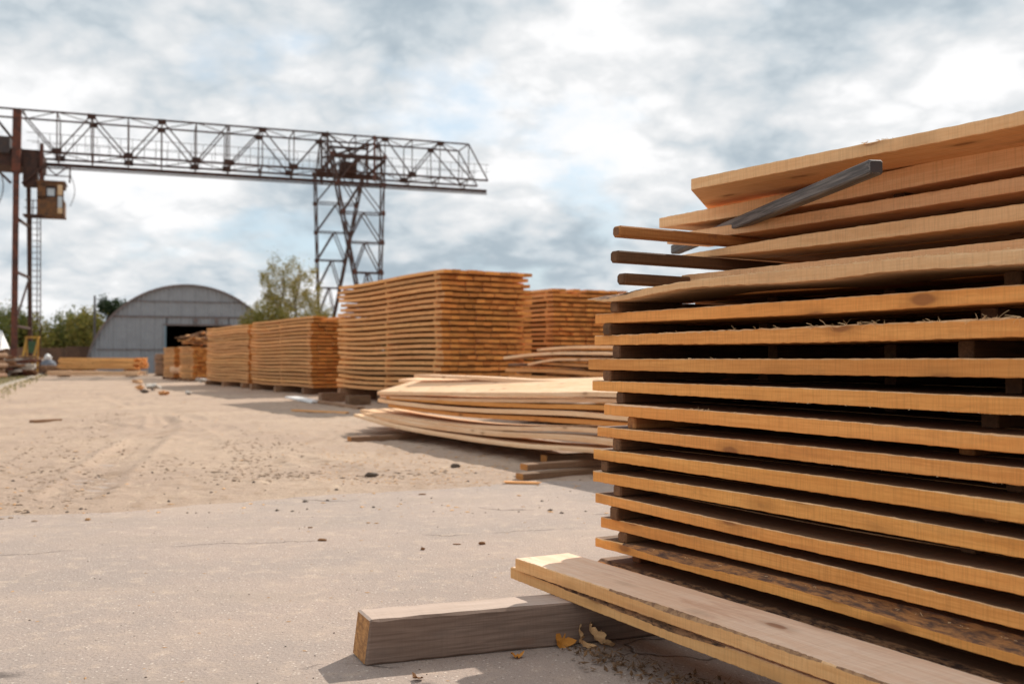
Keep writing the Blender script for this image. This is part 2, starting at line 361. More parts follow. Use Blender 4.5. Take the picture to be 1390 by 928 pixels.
# uneven dirt yard beyond the asphalt edge
B0 = ground(0, 700); B1 = ground(560, 664)
bd = (B1 - B0).normalized(); bn = Vector((-bd.y, bd.x, 0))
deps = [5.2]
while deps[-1] < 95: deps.append(deps[-1] + max(.028, deps[-1] ** 2 / F * 1.25))
dep = np.array(deps)[:, None]; tn = ((np.linspace(-560, 1960, 620) - 695) / F)[None, :]
X = dep * tn; Y = dep + 0 * tn
def dirt_h(X, Y):
    D = (X - B0.x) * bn.x + (Y - B0.y) * bn.y + (fbm(X * .5, Y * .5, 3, 5) - .45) * .7 + (fbm(X * 3, Y * 3, 3, 15) - .45) * .22
    h = np.clip(D * .05, -.03, .016) + .004
    h = h + (fbm(X * 1.6, Y * 1.6, 5, 1) - .47) * .055 * np.clip(D, 0, 1) + (fbm(X * 9, Y * 9, 4, 9) - .47) * .030 * np.clip(D * 1.5, 0, 1)
    # tyre tracks: pairs of shallow ruts with lug marks, sweeping from lower left to the right and away
    for (x0, k, cur, wd) in ((-3.1, -.10, .010, .22), (-1.5, -.16, .008, .22), (-4.6, -.32, .004, .25), (-6.2, -.32, .004, .25), (-.3, -.34, .002, .2)):
        yy = Y - 7; xc = x0 + k * yy * 2 - cur * yy * yy + .12 * np.sin(yy * .5 + x0)
        d = np.abs(X - xc) / wd
        prof = np.exp(-(d ** 4) * 1.2); rim = np.exp(-((d - 1.25) ** 2) * 12)
        lug = .5 + .5 * np.sin(Y * 26 + np.sign(X - xc) * 1.2 + 10 * (X - xc))
        amp = np.clip(fbm(X * .7, Y * .4, 2, 30) * 2.2 - .5, 0, 1)
        h = h + np.clip(D, 0, 1) * amp * (prof * (-.045 + .042 * lug) + rim * .024)
    return h
Z = dirt_h(X, Y)
do = obj('dirt_ground', grid_mesh('dirt_ground', X, Y, Z, DIRT)); tag(do, kind='structure')
def gz(x, y): return max(0.0 if y < 9 else -.05, float(dirt_h(np.array([[x]]), np.array([[y]]))[0, 0]))

# ------------------------------------------------------------------ boards
def interp(ts, zs, t):
    if t <= ts[0]: return zs[0]
    if t >= ts[-1]: return zs[-1]
    n = len(ts)
    for k in range(n - 1):
        if t <= ts[k + 1]:
            # Catmull-Rom on non uniform knots
            u = (t - ts[k]) / (ts[k + 1] - ts[k])
            def m_(i):
                if i == 0: return (zs[1] - zs[0]) / (ts[1] - ts[0])
                if i == n - 1: return 0 if n > 2 else (zs[1] - zs[0]) / (ts[1] - ts[0])
                return (zs[i + 1] - zs[i - 1]) / (ts[i + 1] - ts[i - 1])
            hh = ts[k + 1] - ts[k]
            return ((2 * u ** 3 - 3 * u ** 2 + 1) * zs[k] + (u ** 3 - 2 * u * u + u) * hh * m_(k) + (-2 * u ** 3 + 3 * u * u) * zs[k + 1] + (u ** 3 - u * u) * hh * m_(k + 1))
def board_mesh(name, xs, top, bot, w, mats, wane=None, jit=.0008, slant=0.0, tilt=0.0, ych=.002, yc=None, seed=0, wane_bot=False):
    """long board along X; top/bot are functions of x; front edge at y=0, back at y=w"""
    rn = random.Random(seed); v = []; f = []; fi = []
    n = len(xs)
    for k, x in enumerate(xs):
        zt, zb = top(x), bot(x); a, c_ = (wane(x) if wane else (ych, ych))
        a += rn.uniform(0, jit * 2); c_ += rn.uniform(0, jit * 2); c_ = min(c_, (zt - zb) * .8)
        y0 = (yc(x) if yc else 0) + rn.uniform(-jit, jit)
        j = lambda: rn.uniform(-jit, jit)
        ring = [(ych, zb + j()), (0, zb + ych + j()), (0, zt - c_ + j()), (a, zt + j()), (w - ych, zt + tilt), (w, zt - ych + tilt), (w, zb + ych + tilt), (w - ych, zb + tilt)]
        for (y, z) in ring:
            xx = x
            if k == 0: xx += slant * (y / w)
            v.append((xx, y + y0, z))
    for k in range(n - 1):
        for j in range(8):
            f.append((k * 8 + j, k * 8 + (j + 1) % 8, (k + 1) * 8 + (j + 1) % 8, (k + 1) * 8 + j))
            c_ = wane(xs[k])[1] if wane else 0
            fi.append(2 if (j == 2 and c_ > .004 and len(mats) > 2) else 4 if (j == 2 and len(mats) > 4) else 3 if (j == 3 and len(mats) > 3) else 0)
    f.append(tuple(range(8))); fi.append(1); f.append(tuple((n - 1) * 8 + j for j in range(8))); fi.append(1)
    me = mesh(name, v, f, mats, fi)
    return me
def stations(x0, x1, fine_to, df=.035, dc=.5):
    xs = [x0]
    while xs[-1] < x1 - 1e-4: xs.append(min(x1, xs[-1] + (df if xs[-1] < fine_to else dc)))
    return xs
def stick_mesh(name, L, w_, h_, mats, seed=0, ch=.004, bend=0.0, round_end=0.0):
    """stick along +Y starting at y=0 (its near end)"""
    rn = random.Random(seed); ys = [0, round_end or .004, .03, .15, .4, .8, L - .004, L]; v = []; f = []; fi = []
    for k, y in enumerate(ys):
        sh = (round_end or .003) * .6 if k in (0, len(ys) - 1) else 0
        z0 = bend * math.sin(y / L * math.pi); o = rn.uniform(-.001, .001)
        a, b_ = w_ / 2 - sh, h_ / 2 - sh; c = ch
        for (x, z) in ((-a + c, -b_), (a - c, -b_), (a, -b_ + c), (a, b_ - c), (a - c, b_), (-a + c, b_), (-a, b_ - c), (-a, -b_ + c)):
            v.append((x + o, y, z + z0 + h_ / 2))
    for k in range(len(ys) - 1):
        for j in range(8):
            f.append((k * 8 + j, k * 8 + (j + 1) % 8, (k + 1) * 8 + (j + 1) % 8, (k + 1) * 8 + j)); fi.append(0)
    f.append(tuple(range(8))); fi.append(1); f.append(tuple((len(ys) - 1) * 8 + j for j in range(8))); fi.append(1)
    return mesh(name, v, f, mats, fi)

# ------------------------------------------------------------------ the near stack
O = Vector((.342, 4.02, 0))
stack = empty('lumber_stack', O, ANG)
tag(stack, 'large near stack of sawn pine planks spaced by dark stickers, filling the right side', 'lumber stack')
# per layer front plank: setback s, width, [(px, ytop, ybottom) ...], wane kind
LAY = [
 ('N', .02, .22, [(811, 757.8, 769), (1090, 840, 858), (1390, 933, 957)], 'barktop'),
 ('M', .00, .22, [(808, 729, 741), (1090, 793, 818), (1390, 872, 905)], 'bark'),
 ('L', .01, .20, [(815, 701, 715), (1090, 759, 781.5), (1390, 831, 855)], None),
 ('K', .00, .20, [(808, 668.3, 681.6), (1090, 727, 746), (1390, 782.3, 808)], None),
 ('J', .00, .20, [(805, 638.6, 652.6), (1090, 681.6, 704), (1390, 731.8, 757.8)], None),
 ('I', .00, .20, [(805, 608.5, 622.5), (1090, 642.6, 665.6), (1390, 682.3, 710.2)], None),
 ('H', .00, .20, [(811, 578.4, 591.3), (1090, 604.7, 625.9), (1390, 634.8, 659.3)], None),
 ('G', .00, .20, [(820, 546.7, 562.3), (1090, 566.8, 588), (1390, 591.4, 615.9)], 'white'),
 ('F', .00, .20, [(804, 516.2, 529.6), (1090, 526.3, 546.7), (1390, 538.9, 563.9)], None),
 ('E', .00, .20, [(799.6, 486.8, 501.3), (1090, 486.8, 508.4), (1390, 486, 512.9)], None),
 ('D', .01, .20, [(807, 455.6, 468.3), (1090, 443.5, 465), (1390, 430.5, 457.6)], None),
 ('C', .01, .20, [(808, 426.3, 439.3), (1090, 407, 427), (1390, 385.8, 409.8)], None),
 ('A', -.03, .34, [(797, 400, 407), (832, 398, 409), (931.6, 381, 391.5), (1090, 363.5, 382.4), (1220, 350, 368), (1390, 335.6, 357.9)], 'tip'),
 ('B', .33, .25, [(925, 373.5, 384), (1090, 356, 373), (1390, 324, 345)], None),
 ('T4', .50, .25, [(925, 346, 352), (1080, 319.6, 336.5), (1390, 276, 299.5)], None),
 ('T3', .58, .25, [(905, 319, 331), (1080, 290.6, 306), (1390, 239, 259)], None),
 ('T2', .63, .24, [(895, 296, 309.5), (1090, 257.5, 280), (1390, 192.4, 225.9)], None),
 ('T1', .36, .45, [(938, 243, 258), (1090, 211.4, 228), (1390, 149.6, 169.4)], 'top'),
]
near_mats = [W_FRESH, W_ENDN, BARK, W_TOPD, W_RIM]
zinfo = {}
def wn(seed, amp_y, amp_z, lo=.35, sc_=1.3):
    def fn(x):
        a = float(fbm(np.array([x * sc_ + seed * 3.7]), np.array([seed * 1.3]), 3, seed)[0])
        k = max(0.0, min(1.0, (a - lo) * 3.2)); return (.002 + amp_y * k, .002 + amp_z * k)
    return fn
for li, (nm, s, wd, pts, kind) in enumerate(LAY):
    ts, zt, zb = [], [], []
    for (px, y1, y2) in pts:
        t, z1 = on_face(px, y1, O, s); _, z2 = on_face(px, y2, O, s)
        ts.append(t); zt.append(z1); zb.append(z2)
    rn = random.Random(li + 50)
    extra = .0
    top = lambda x, ts=ts, zt=zt: interp(ts, zt, x)
    bot = lambda x, ts=ts, zb=zb: interp(ts, zb, x)
    zinfo[nm] = (ts, top, bot, s)
    mats = list(near_mats); wane = None; sl = 0; tilt = 0
    if nm[0] in 'TBA': mats[0] = W_UPPER; mats[3] = W_UPPER
    if kind == 'bark': mats[2] = BARK2; wane = (lambda x: (.002 + .05 * min(1, max(0, (x - .12) * 2.2)) * (.8 + .3 * math.sin(x * 5)), .002 + .030 * min(1, max(0, (x - .12) * 2.2)) * (.8 + .25 * math.sin(x * 4.1 + 1))))
    if kind == 'barktop': mats[2] = BARK; wane = wn(3, .035, .016, .25)
    if kind == 'tip':
        wane = lambda x: (.012 + .07 * max(0, 1 - (x - ts[0]) / .32), .003 + .025 * max(0, 1 - (x - ts[0]) / .36)); sl = .12
    if kind == 'white': wane = wn(8, .010, .0065, .45, 2.1); mats[2] = W_PALE
    if kind == 'top': sl = -.40
    x0 = ts[0]; xs = stations(x0, 5.2 + rn.uniform(-.1, .1), 2.4, .02)
    yc = lambda x, a=rn.uniform(-.004, .004), ph=rn.uniform(0, 6): a * math.sin(x * 1.7 + ph)
    me = board_mesh('plank', xs, top, bot, wd, mats, wane, .0009 if nm not in ('D', 'A') else .0018, sl, tilt, seed=li, yc=yc)
    # move mesh origin to the left end of the board
    zo = top(x0); me.transform(Matrix.Translation((-x0, 0, -zo)))
    p = obj('plank', me, stack, (x0, s, zo))
    if nm == 'A': p['label'] = 'wide plank with a bark-edged pointed end'
    if nm == 'M': p['label'] = 'plank with red-brown bark along its upper edge'
    # planks beside it, further into the stack (coarser)
    y = s + wd + .012
    k = 0
    while y < 1.22:
        w2 = rn.uniform(.14, .21); dx = rn.uniform(-.03, .05); nx = (max(x0, -.02) if s < .2 else x0 + .05) + dx
        xs2 = [nx, nx + .01, nx + .5, 1.0, 1.5, 2.2, 3.5, 5.1 + rn.uniform(-.1, .1)]
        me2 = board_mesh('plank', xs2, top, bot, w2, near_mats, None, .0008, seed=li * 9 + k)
        me2.transform(Matrix.Translation((-nx, 0, -zo))); obj('plank', me2, stack, (nx, y, zo - rn.uniform(0, .0015))); y += w2 + rn.uniform(.006, .02); k += 1
# stickers: (px of near end, gap above layer name, material, near-end setback)
SG = [('N', 'M', 857, W_STICK, .10), ('M', 'L', 838, W_STICK, .01), ('L', 'K', 827, W_STICK, .0), ('K', 'J', 832, W_STICK, .01), ('J', 'I', 815, W_STICK, .01),
      ('I', 'H', 831, W_STICK, .01), ('H', 'G', 851, W_STK_OR, .015), ('G', 'F', 836, W_STICK, .01), ('F', 'E', 818, W_STICK, .0), ('E', 'D', 831, W_STICK, .015),
      ('D', 'C', 818, W_STICK, .0), ('C', 'A', 828, W_STICK, -.01)]
for k, (lo, hi, px, m_, s) in enumerate(SG):
    t, _ = on_face(px, 500, O, s)
    zb = zinfo[lo][1](max(t, zinfo[lo][0][0])); zt = zinfo[hi][2](max(t, zinfo[hi][0][0]))
    h_ = max(.02, zt - zb)
    st = obj('sticker', stick_mesh('sticker', 1.2 - s + random.Random(k).uniform(-.03, .05), .05, h_ - .001, [m_, m_], k, .005, round_end=.006), stack, (t + .025, s, zb + .0005))
    for tx in (.42 + .05 * (k % 2), 1.02, 1.55 + .07 * (k % 3), 3.2, 4.9):   # further sticker rows, set in; first two added to keep the gaps dark
        zb = zinfo[lo][1](tx); zt = zinfo[hi][2](tx)
        obj('sticker', stick_mesh('sticker', 1.0, .05, zt - zb - .001, [m_, m_], k + 7), stack, (tx, .50 if tx < 1.1 else .16 if tx < 2 else .02, zb + .0005))
# upper protruding stickers
for k, (px, y1, y2, m_, L) in enumerate([(831, 307.5, 322.5, W_STK_OR, 1.3), (828, 341, 357, W_STICK, 1.3), (837, 371.5, 386.5, W_STICK, 1.25)]):
    t, z1 = on_face(px, y1, O, 0); _, z2 = on_face(px, y2, O, 0)
    o = obj('sticker', stick_mesh('sticker', L, .05, z1 - z2, [m_, W_STICK], k + 30, .006, round_end=.009), stack, (t + .025, 0, z2))
    o.rotation_euler = (R(-.4), 0, 0)
    o['label'] = ['orange sticker with bark patches jutting out near the top', 'brown sticker jutting out under the orange one', 'short-looking grey sticker jutting out above the bark-edged plank'][k]
    for tx in (1.9, 3.6, 5.0):
        lo, hi = (('T4', 'T3'), ('B', 'T4'), ('A', 'B'))[k]
        zb = zinfo[lo][1](tx); zt = zinfo[hi][2](tx)
        if zt - zb > .008: obj('sticker', stick_mesh('sticker', .55, .05, zt - zb - .001, [m_, m_], k + 37), stack, (tx, .66, zb + .0005))
for tx in (.9, 3.0, 4.9):       # thin packing between the two top layers
    zb = zinfo['T3'][1](tx); zt = zinfo['T2'][2](tx)
    if zt - zb > .006: obj('sticker', stick_mesh('sticker', .5, .05, zt - zb - .001, [W_STICK, W_STICK], 77), stack, (tx, .70, zb + .0005))

def strands(name, parent, spec, seed=1):
    """torn wood fibres along board edges: spec = [(x,y,z,n,spread,len)]"""
    rn = random.Random(seed); v = []; f = []
    for (x, y, z, n, spr, L) in spec:
        for _ in range(n):
            p = Vector((x + rn.uniform(-spr, spr), y + rn.uniform(-.002, .004), z + rn.uniform(-.001, .001)))
            l = L * rn.uniform(.25, 1.0); d = Vector((rn.uniform(-1, 1), rn.uniform(-.7, .15), rn.uniform(-.05, .8))).normalized()
            w_ = rn.uniform(.0005, .0011); q = p.copy(); up = Vector((0, 0, 1)).cross(d).normalized() * w_ if abs(d.z) < .95 else Vector((w_, 0, 0))
            b0 = len(v); S = 4
            for s_ in range(S + 1):
                ww = up * (1 - s_ / (S + .3)); v += [q - ww + Vector((0, 0, -w_ * .5)), q + ww + Vector((0, 0, -w_ * .5)), q + Vector((0, 0, w_))]
                d = (d + Vector((rn.uniform(-.3, .3), rn.uniform(-.25, .15), rn.uniform(-.4, .1)))).normalized(); q = q + d * l / S
            for s_ in range(S):
                a = b0 + s_ * 3
                for j in range(3): f.append((a + j, a + (j + 1) % 3, a + 3 + (j + 1) % 3, a + 3 + j))
    o = obj(name, mesh(name, v, f, [SPL], recalc=False), parent); tag(o, kind='stuff'); return o
spec = []
def add_str(nm, px0, px1, n, per, L, edge='top', spr=.012):
    rn = random.Random(hash(nm) % 1000 if False else ord(nm[0]) + n)
    ts, top, bot, s = zinfo[nm]
    for _ in range(n):
        px = rn.uniform(px0, px1); t, _z = on_face(px, 480, O, s)
        z = top(t) if edge == 'top' else bot(t); spec.append((t, s, z, per, spr, L))
add_str('D', 900, 1390, 16, 3, .018); add_str('D', 1090, 1200, 6, 4, .035); add_str('D', 1320, 1390, 6, 3, .04)
add_str('A', 930, 1390, 55, 3, .009, 'top', .02); add_str('E', 920, 1080, 5, 2, .014); add_str('G', 930, 1000, 5, 3, .016)
add_str('F', 900, 1390, 26, 2, .006, 'bot', .02); add_str('T3', 1000, 1390, 26, 2, .005, 'top', .02); add_str('M', 840, 1390, 14, 2, .012, 'top', .02)
add_str('T1', 1170, 1210, 7, 4, .016, 'top', .02); add_str('H', 810, 850, 4, 3, .008, 'bot'); add_str('H', 1000, 1390, 24, 2, .005, 'bot', .02)
add_str('K', 980, 1010, 3, 3, .01, 'bot')
strands('splinter', stack, spec)

# grey stick lying askew between the upper planks
a = Vector((0, 0, 0)); pA = at(1190, 236, 3.05); pB = at(917, 345, 5.0)
d = pB - pA; L = d.length
g = obj('weathered_stick', stick_mesh('weathered_stick', L, .05, .045, [W_GREY, DARKST], 90, .005, round_end=.008))
g.location = pA; q = d.to_track_quat('Y', 'Z'); g.rotation_mode = 'QUATERNION'; g.rotation_quaternion = q
tag(g, 'grey weathered stick lying askew, its squared end pointing up from the stack top', 'stick')

# ------------------------------------------------------------------ beam and the two loose planks
Pn = ground(495, 904); Pf = ground(748, 878); bx = (Pf - Pn).normalized(); BL = 1.9; BH = .147; BW = .155
bm_ = empty  # keep name free
W_BEAMSUN = wood('sunlit_beam_top', (.60, .49, .42), (.44, .35, .29), stain=.5, staincol=(.36, .28, .22), saw=.4, knots=.1, vary=.05)  # paler than the beam sides: sunlight on the top put into the colour
W_ENDB = simple('beam_end_grain', (.54, .27, .10), (.30, .145, .06), 1.0, .9, 1.0, .004, mp=(60, 30, 60), lo=.34, hi=.64)
def beam_mesh():
    v = []; f = []; fi = []; rn = random.Random(4)
    xs = [0, .008, .05] + [.05 + .07 * k for k in range(1, 26)]
    for k, x in enumerate(xs):
        sh = .004 if k == 0 else 0; c = .006 + rn.uniform(-.002, .004); j = lambda: rn.uniform(-.0012, .0012)
        # y=0 is the face toward the camera
        ring = [(c + sh, 0 + sh), (sh, c + sh), (sh + j(), BH - c - sh), (c * 1.4 + sh, BH - sh + j()), (BW - c, BH - sh + j()), (BW - sh, BH - c), (BW - sh, c), (BW - c, sh)]
        for (y, z) in ring: v.append((x + (.018 * z / BH - .012 * y / BW) * (k < 2), y, z))
    for k in range(len(xs) - 1):
        for j in range(8): f.append((k * 8 + j, k * 8 + (j + 1) % 8, (k + 1) * 8 + (j + 1) % 8, (k + 1) * 8 + j)); fi.append(2 if j == 3 else 0)
    n = len(xs); f.append(tuple(range(8))); fi.append(1); f.append(tuple((n - 1) * 8 + j for j in range(8))); fi.append(1)
    return mesh('timber_beam', v, f, [W_BEAM, W_ENDB, W_BEAMSUN], fi)
bo = obj('timber_beam', beam_mesh()); bo.location = (Pn.x, Pn.y, .001); bo.rotation_euler = (0, 0, math.atan2(bx.y, bx.x))
tag(bo, 'thick square grey-brown timber beam with a cut orange end, lying on the asphalt', 'beam')
# a second beam far back under the stack (hidden from here, carries it)
for tx in (2.3, 4.3):
    b2 = MB().box((tx, .55, .0735), (.15, 1.3, .145)); b2.build('bearer', W_BEAM, stack)
DO = Vector(ground(700, 757, .24)); DO.z = 0
# lower plank W, upper plank U
def loose(name, px, py, z0, th, wd, label, seed, L, kx, wamp, lo_):
    p = ground(px, py, z0 + th); wane = wn(seed, wamp[0], wamp[1], lo_, 2.0)
    def yc(x): return .004 * math.sin(x * 2 + seed)
    me = board_mesh(name, stations(0, L, 2.4, .012), lambda x: th + .003 * math.sin(x * 1.3 + seed), lambda x: .001 + .003 * math.sin(x * 1.3 + seed), wd, [W_EDGE, W_ENDN, WANE_U if seed == 6 else BARK, W_PALE2, W_RIM], wane, .0009, kx, seed=seed, yc=yc)
    o = obj(name, me); o.location = (p.x, p.y, z0); o.rotation_euler = (0, 0, ANG - R(.3) * (seed % 2)); tag(o, label, 'plank'); return o
W_PALE2 = wood('pale_plank', (.93, .74, .57), (.82, .58, .40), stain=.65, staincol=(.62, .36, .22), saw=.5, vary=.05, knots=1.0, grain=1.15)
W_EDGE = wood('loose_plank_edge', (.86, .52, .225), (.74, .40, .15), stain=.25, staincol=(.42, .20, .09), vary=.12)  # orange of light bounced onto the side faces is put into this colour
WANE_U = simple('thin_bark_edge', (.46, .27, .14), (.22, .12, .07), 40, .9, .8, .004)
loose('live_edge_plank', 693, 769, .149, .045, .25, 'lower of the two loose planks on the beam, dark bark showing along its edge', 3, 3.6, .03, (.016, .013), .34)
loose('live_edge_plank', 700, 757, .197, .046, .235, 'upper of the two loose planks on the beam, pale top face with sunlit end', 6, 3.6, .02, (.014, .014), .46)

# ------------------------------------------------------------------ far stacks of the row
def pile(corner, L, wd, z0, nl, pitch, th, nac, label, seed, mats=None, stick_x=(-.35, -2.9, -5.6), sag=.02, name='lumber_stack', group=None, frontm=None, blocks=True, topjit=.3, ez=0, jx=.05):
    rn = random.Random(seed); mats = mats or [W_FAR, W_END]
    r = empty(name, (corner[0], corner[1], ez), ANG); tag(r, label, 'lumber stack', group)
    var = []
    pw = wd / nac
    for k in range(5):
        l = L + rn.uniform(-.05, .05); bw = pw - rn.uniform(.003, .010); sg = rn.uniform(.3, 1.4) * sag; ph = rn.uniform(-.5, .5)
        nst = 7; xs = [-l + l * q / (nst - 1) for q in range(nst)]; v = []; f = []; fi = []
        for x in xs:
            z = -sg * math.sin((x / l) * math.pi * 2 + ph) * .5 + sg * .9 * (abs(x / l) ** 3)
            v += [(x, 0, z), (x, bw, z), (x, bw, z + th), (x, 0, z + th)]
        for q in range(nst - 1):
            for j in range(4): f.append((q * 4 + j, q * 4 + (j + 1) % 4, q * 4 + 4 + (j + 1) % 4, q * 4 + 4 + j)); fi.append(0)
        f.append((0, 1, 2, 3)); fi.append(1); e = (nst - 1) * 4; f.append((e, e + 1, e + 2, e + 3)); fi.append(1)
        var.append(mesh('plank', v, f, mats, fi))
    smesh = mesh('sticker', *(lambda m: (m.v, m.f))(MB().box((0, wd / 2, 0), (.06, wd - .03, pitch - th - .004))), [W_FAR if not frontm else frontm])
    for i in range(nl):
        z = z0 + i * pitch; ly = rn.uniform(-.03, .03); lx = rn.uniform(-jx, jx)
        for k in range(nac):
            if i >= nl - 1 and rn.random() < topjit * .6 and k > 1: continue
            o = obj('plank', var[rn.randrange(5)], r, (lx + rn.uniform(-jx, jx) + (rn.uniform(.02, .12) if rn.random() < .06 else 0), k * pw + ly + rn.uniform(-.006, .006), z + rn.uniform(-.003, .003)))
        if i < nl - 1 and pitch - th > .012:
            for sx in stick_x: obj('sticker', smesh, r, (sx + rn.uniform(-.04, .04), ly, z + th + (pitch - th) / 2))
    if blocks:
        bmh = mesh('bearer', *(lambda m: (m.v, m.f))(MB().box((0, wd / 2, z0 / 2), (.2, wd + .25, z0 - .006))), [W_SCRAP])
        for sx in (-.4, -L / 2, -L + .4): obj('bearer', bmh, r, (sx, 0, -.003))
    return r
GR = 'stacks standing in a row along the yard'
pile((-1.42, 20.2), 6.0, 2.13, .30, 22, .1175, .066, 11, 'tallest stack in the row, nearest of the high stacks, ends of boards facing right', 11, group=GR, sag=.035)
pile((1.00, 23.9), 6.0, 2.3, .30, 21, .1175, .066, 12, 'high orange stack seen behind the tallest one, just left of the near stack', 12, group=GR)
pile((-5.55, 27.6), 6.1, 2.1, .22, 19, .107, .066, 10, 'middle stack of the row, between the tallest stack and the one nearer the shed', 13, group=GR, sag=.03)
pile((-8.95, 33.8), 6.0, 2.1, .2, 19, .107, .078, 10, 'tightly stacked pile at the shed end of the row of high stacks', 14, group=GR, sag=.04)
sb = pile((-14.3, 44.6), 2.8, 1.6, .15, 15, .098, .064, 8, 'small stack heaped with loose slabs in front of the dark shed doorway', 15, stick_x=(-.3, -2.4), group=GR, jx=.12)
sa = pile((-16.35, 48.2), 2.6, 1.7, .15, 15, .098, .074, 8, 'low square-cut stack below the left edge of the shed doorway', 16, stick_x=(-.3, -2.2), group=GR)
pile((-20.6, 58.5), 1.9, 1.2, .1, 12, .105, .080, 6, 'small dull brown stack at the foot of the shed wall', 17, mats=[W_SCRAP, W_SCRAP], stick_x=(-.3, -2.4), group=GR)

def slab_heap(name, c, n, L, H, wd, label, seed, ms, rz=ANG, cat='slab heap', th=.05, part='slab', rot=.35):
    rn = random.Random(seed); r = empty(name, c, rz); tag(r, label, cat)
    for k in range(n):
        z = H * (k / n); l = L * rn.uniform(.5, 1.1)
        m = MB().box((0, 0, 0), (l, rn.uniform(.10, .2), rn.uniform(.6, 1.2) * th))
        o = m.build(part, ms[k % len(ms)], r, (rn.uniform(-.2, .2) * L, rn.uniform(-.5, .5) * wd, z + th)); o.rotation_euler = (rn.uniform(-.15, .15), rn.uniform(-.10, .10), rn.uniform(-rot, rot))
    return r
pt = Vector((-14.3, 44.6, 1.66)) - AX * 1.2 + AY * .8
slab_heap('slab_heap', pt, 34, 2.4, .50, 1.6, 'untidy heap of brown slabs lying on top of the small stack by the shed', 5, [W_SCRAP, W_FAR, BARK])
# white-ended roll of board in front of the low stack
rl = MB().tube([(-.36, 0, 0), (.36, 0, 0)], .17, 12); pr = ground(242, 516)
o = rl.build('pale_log', [W_PALE], None, (pr.x, pr.y, .5)); tag(o, 'short pale peeled log lying in front of the low stack by the shed', 'log')

# broadside pile at left
def broadside(px0, px1, Y, z0, nl, pitch, th, wd, nac, label, seed, ms, name='lumber_stack', rz=None, jx=.15):
    rn = random.Random(seed); A_ = at(px0, 488, Y); B_ = at(px1, 488, Y); L = (B_ - A_).length
    rz = rz or 0; r = empty(name, (A_.x, A_.y, 0), rz); tag(r, label, 'lumber stack')
    var = []
    for k in range(4):
        l = L * rn.uniform(.96, 1.0); m = MB(); xs = [0, l / 3, l * .67, l]; v = []; f = []; fi = []
        for x in xs:
            z = rn.uniform(-.02, .02)
            v += [(x, 0, z), (x, wd / nac * .95, z), (x, wd / nac * .95, z + th), (x, 0, z + th)]
        for q in range(3):
            for j in range(4): f.append((q * 4 + j, q * 4 + (j + 1) % 4, q * 4 + 4 + (j + 1) % 4, q * 4 + 4 + j)); fi.append(0)
        f.append((0, 1, 2, 3)); fi.append(1); f.append((12, 13, 14, 15)); fi.append(1); var.append(mesh('plank', v, f, ms, fi))
    for i in range(nl):
        for k in range(nac): obj('plank', var[rn.randrange(4)], r, (rn.uniform(-jx, jx), k * wd / nac, z0 + i * pitch))
        if pitch - th > .01 and i < nl - 1:
            for sx in (.5, L / 2, L - .5): obj('sticker', mesh('sticker', *(lambda m: (m.v, m.f))(MB().box((0, wd / 2, 0), (.08, wd, pitch - th - .004))), [ms[0]]), r, (sx, 0, z0 + i * pitch + th + (pitch - th) / 2))
    for sx in (.7, L - .7): MB().box((sx, wd / 2, z0 / 2 - .005), (.2, wd + .1, z0 - .01)).build('bearer', W_SCRAP, r)
    return r
broadside(80, 186, 62, .42, 9, .078, .068, 2.2, 9, 'low orange stack lying broadside in front of the shed, left of its wall foot', 21, [W_SUN, W_END])
broadside(48, 120, 63.5, .20, 4, .11, .09, 1.6, 6, 'dark low layer of boards at the left end of the broadside stacks', 22, [W_SCRAP, W_SCRAP], jx=.4)
broadside(64, 190, 56.5, .10, 3, .085, .075, 1.2, 5, 'pale boards laid low in front of the orange broadside stack', 23, [W_PALE, W_PALE], jx=.3)

p = O + AY * 1.75 - AX * .1  # extra stack, added so that no daylight passes through the near one
pile((p.x + 6.0 * AX.x, p.y + 6.0 * AX.y), 6.0, 1.6, .15, 13, .092, .048, 6, 'lower stack of planks standing close behind the near stack, unseen, added to keep daylight out of its gaps', 19, stick_x=(-.35, -2.4, -4.0, -5.7), sag=.01)

# ------------------------------------------------------------------ pale warped boards in the middle
G = Vector((.77, 8.7, 0))
pp = empty('board_pile', G, ANG); tag(pp, 'low pile of pale warped boards with sprung curving ends, left of the near stack', 'board pile')
def curved(parent, Oo, pts, s, wd, th, m_, seed, L=6.0, tilt=0., sl=.05, end=None, nm='board'):
    ts, zt = [], []
    for (px, py) in pts:
        t, z = on_face(px, py, Oo, s); ts.append(t); zt.append(z)
    x0 = ts[0]; xe = end if end is not None else x0 + L
    top = lambda x: interp(ts, zt, x); bot = lambda x: top(x) - th
    n = 26; xs = [x0 + (xe - x0) * (k / n) ** 1.0 for k in range(n + 1)]
    me = board_mesh(nm, xs, top, bot, wd, [m_, W_ENDN], None, .0015, sl, tilt, ych=.004, seed=seed)
    me.transform(Matrix.Translation((-x0, 0, -zt[0]))); return obj(nm, me, parent, (x0, s, zt[0]))
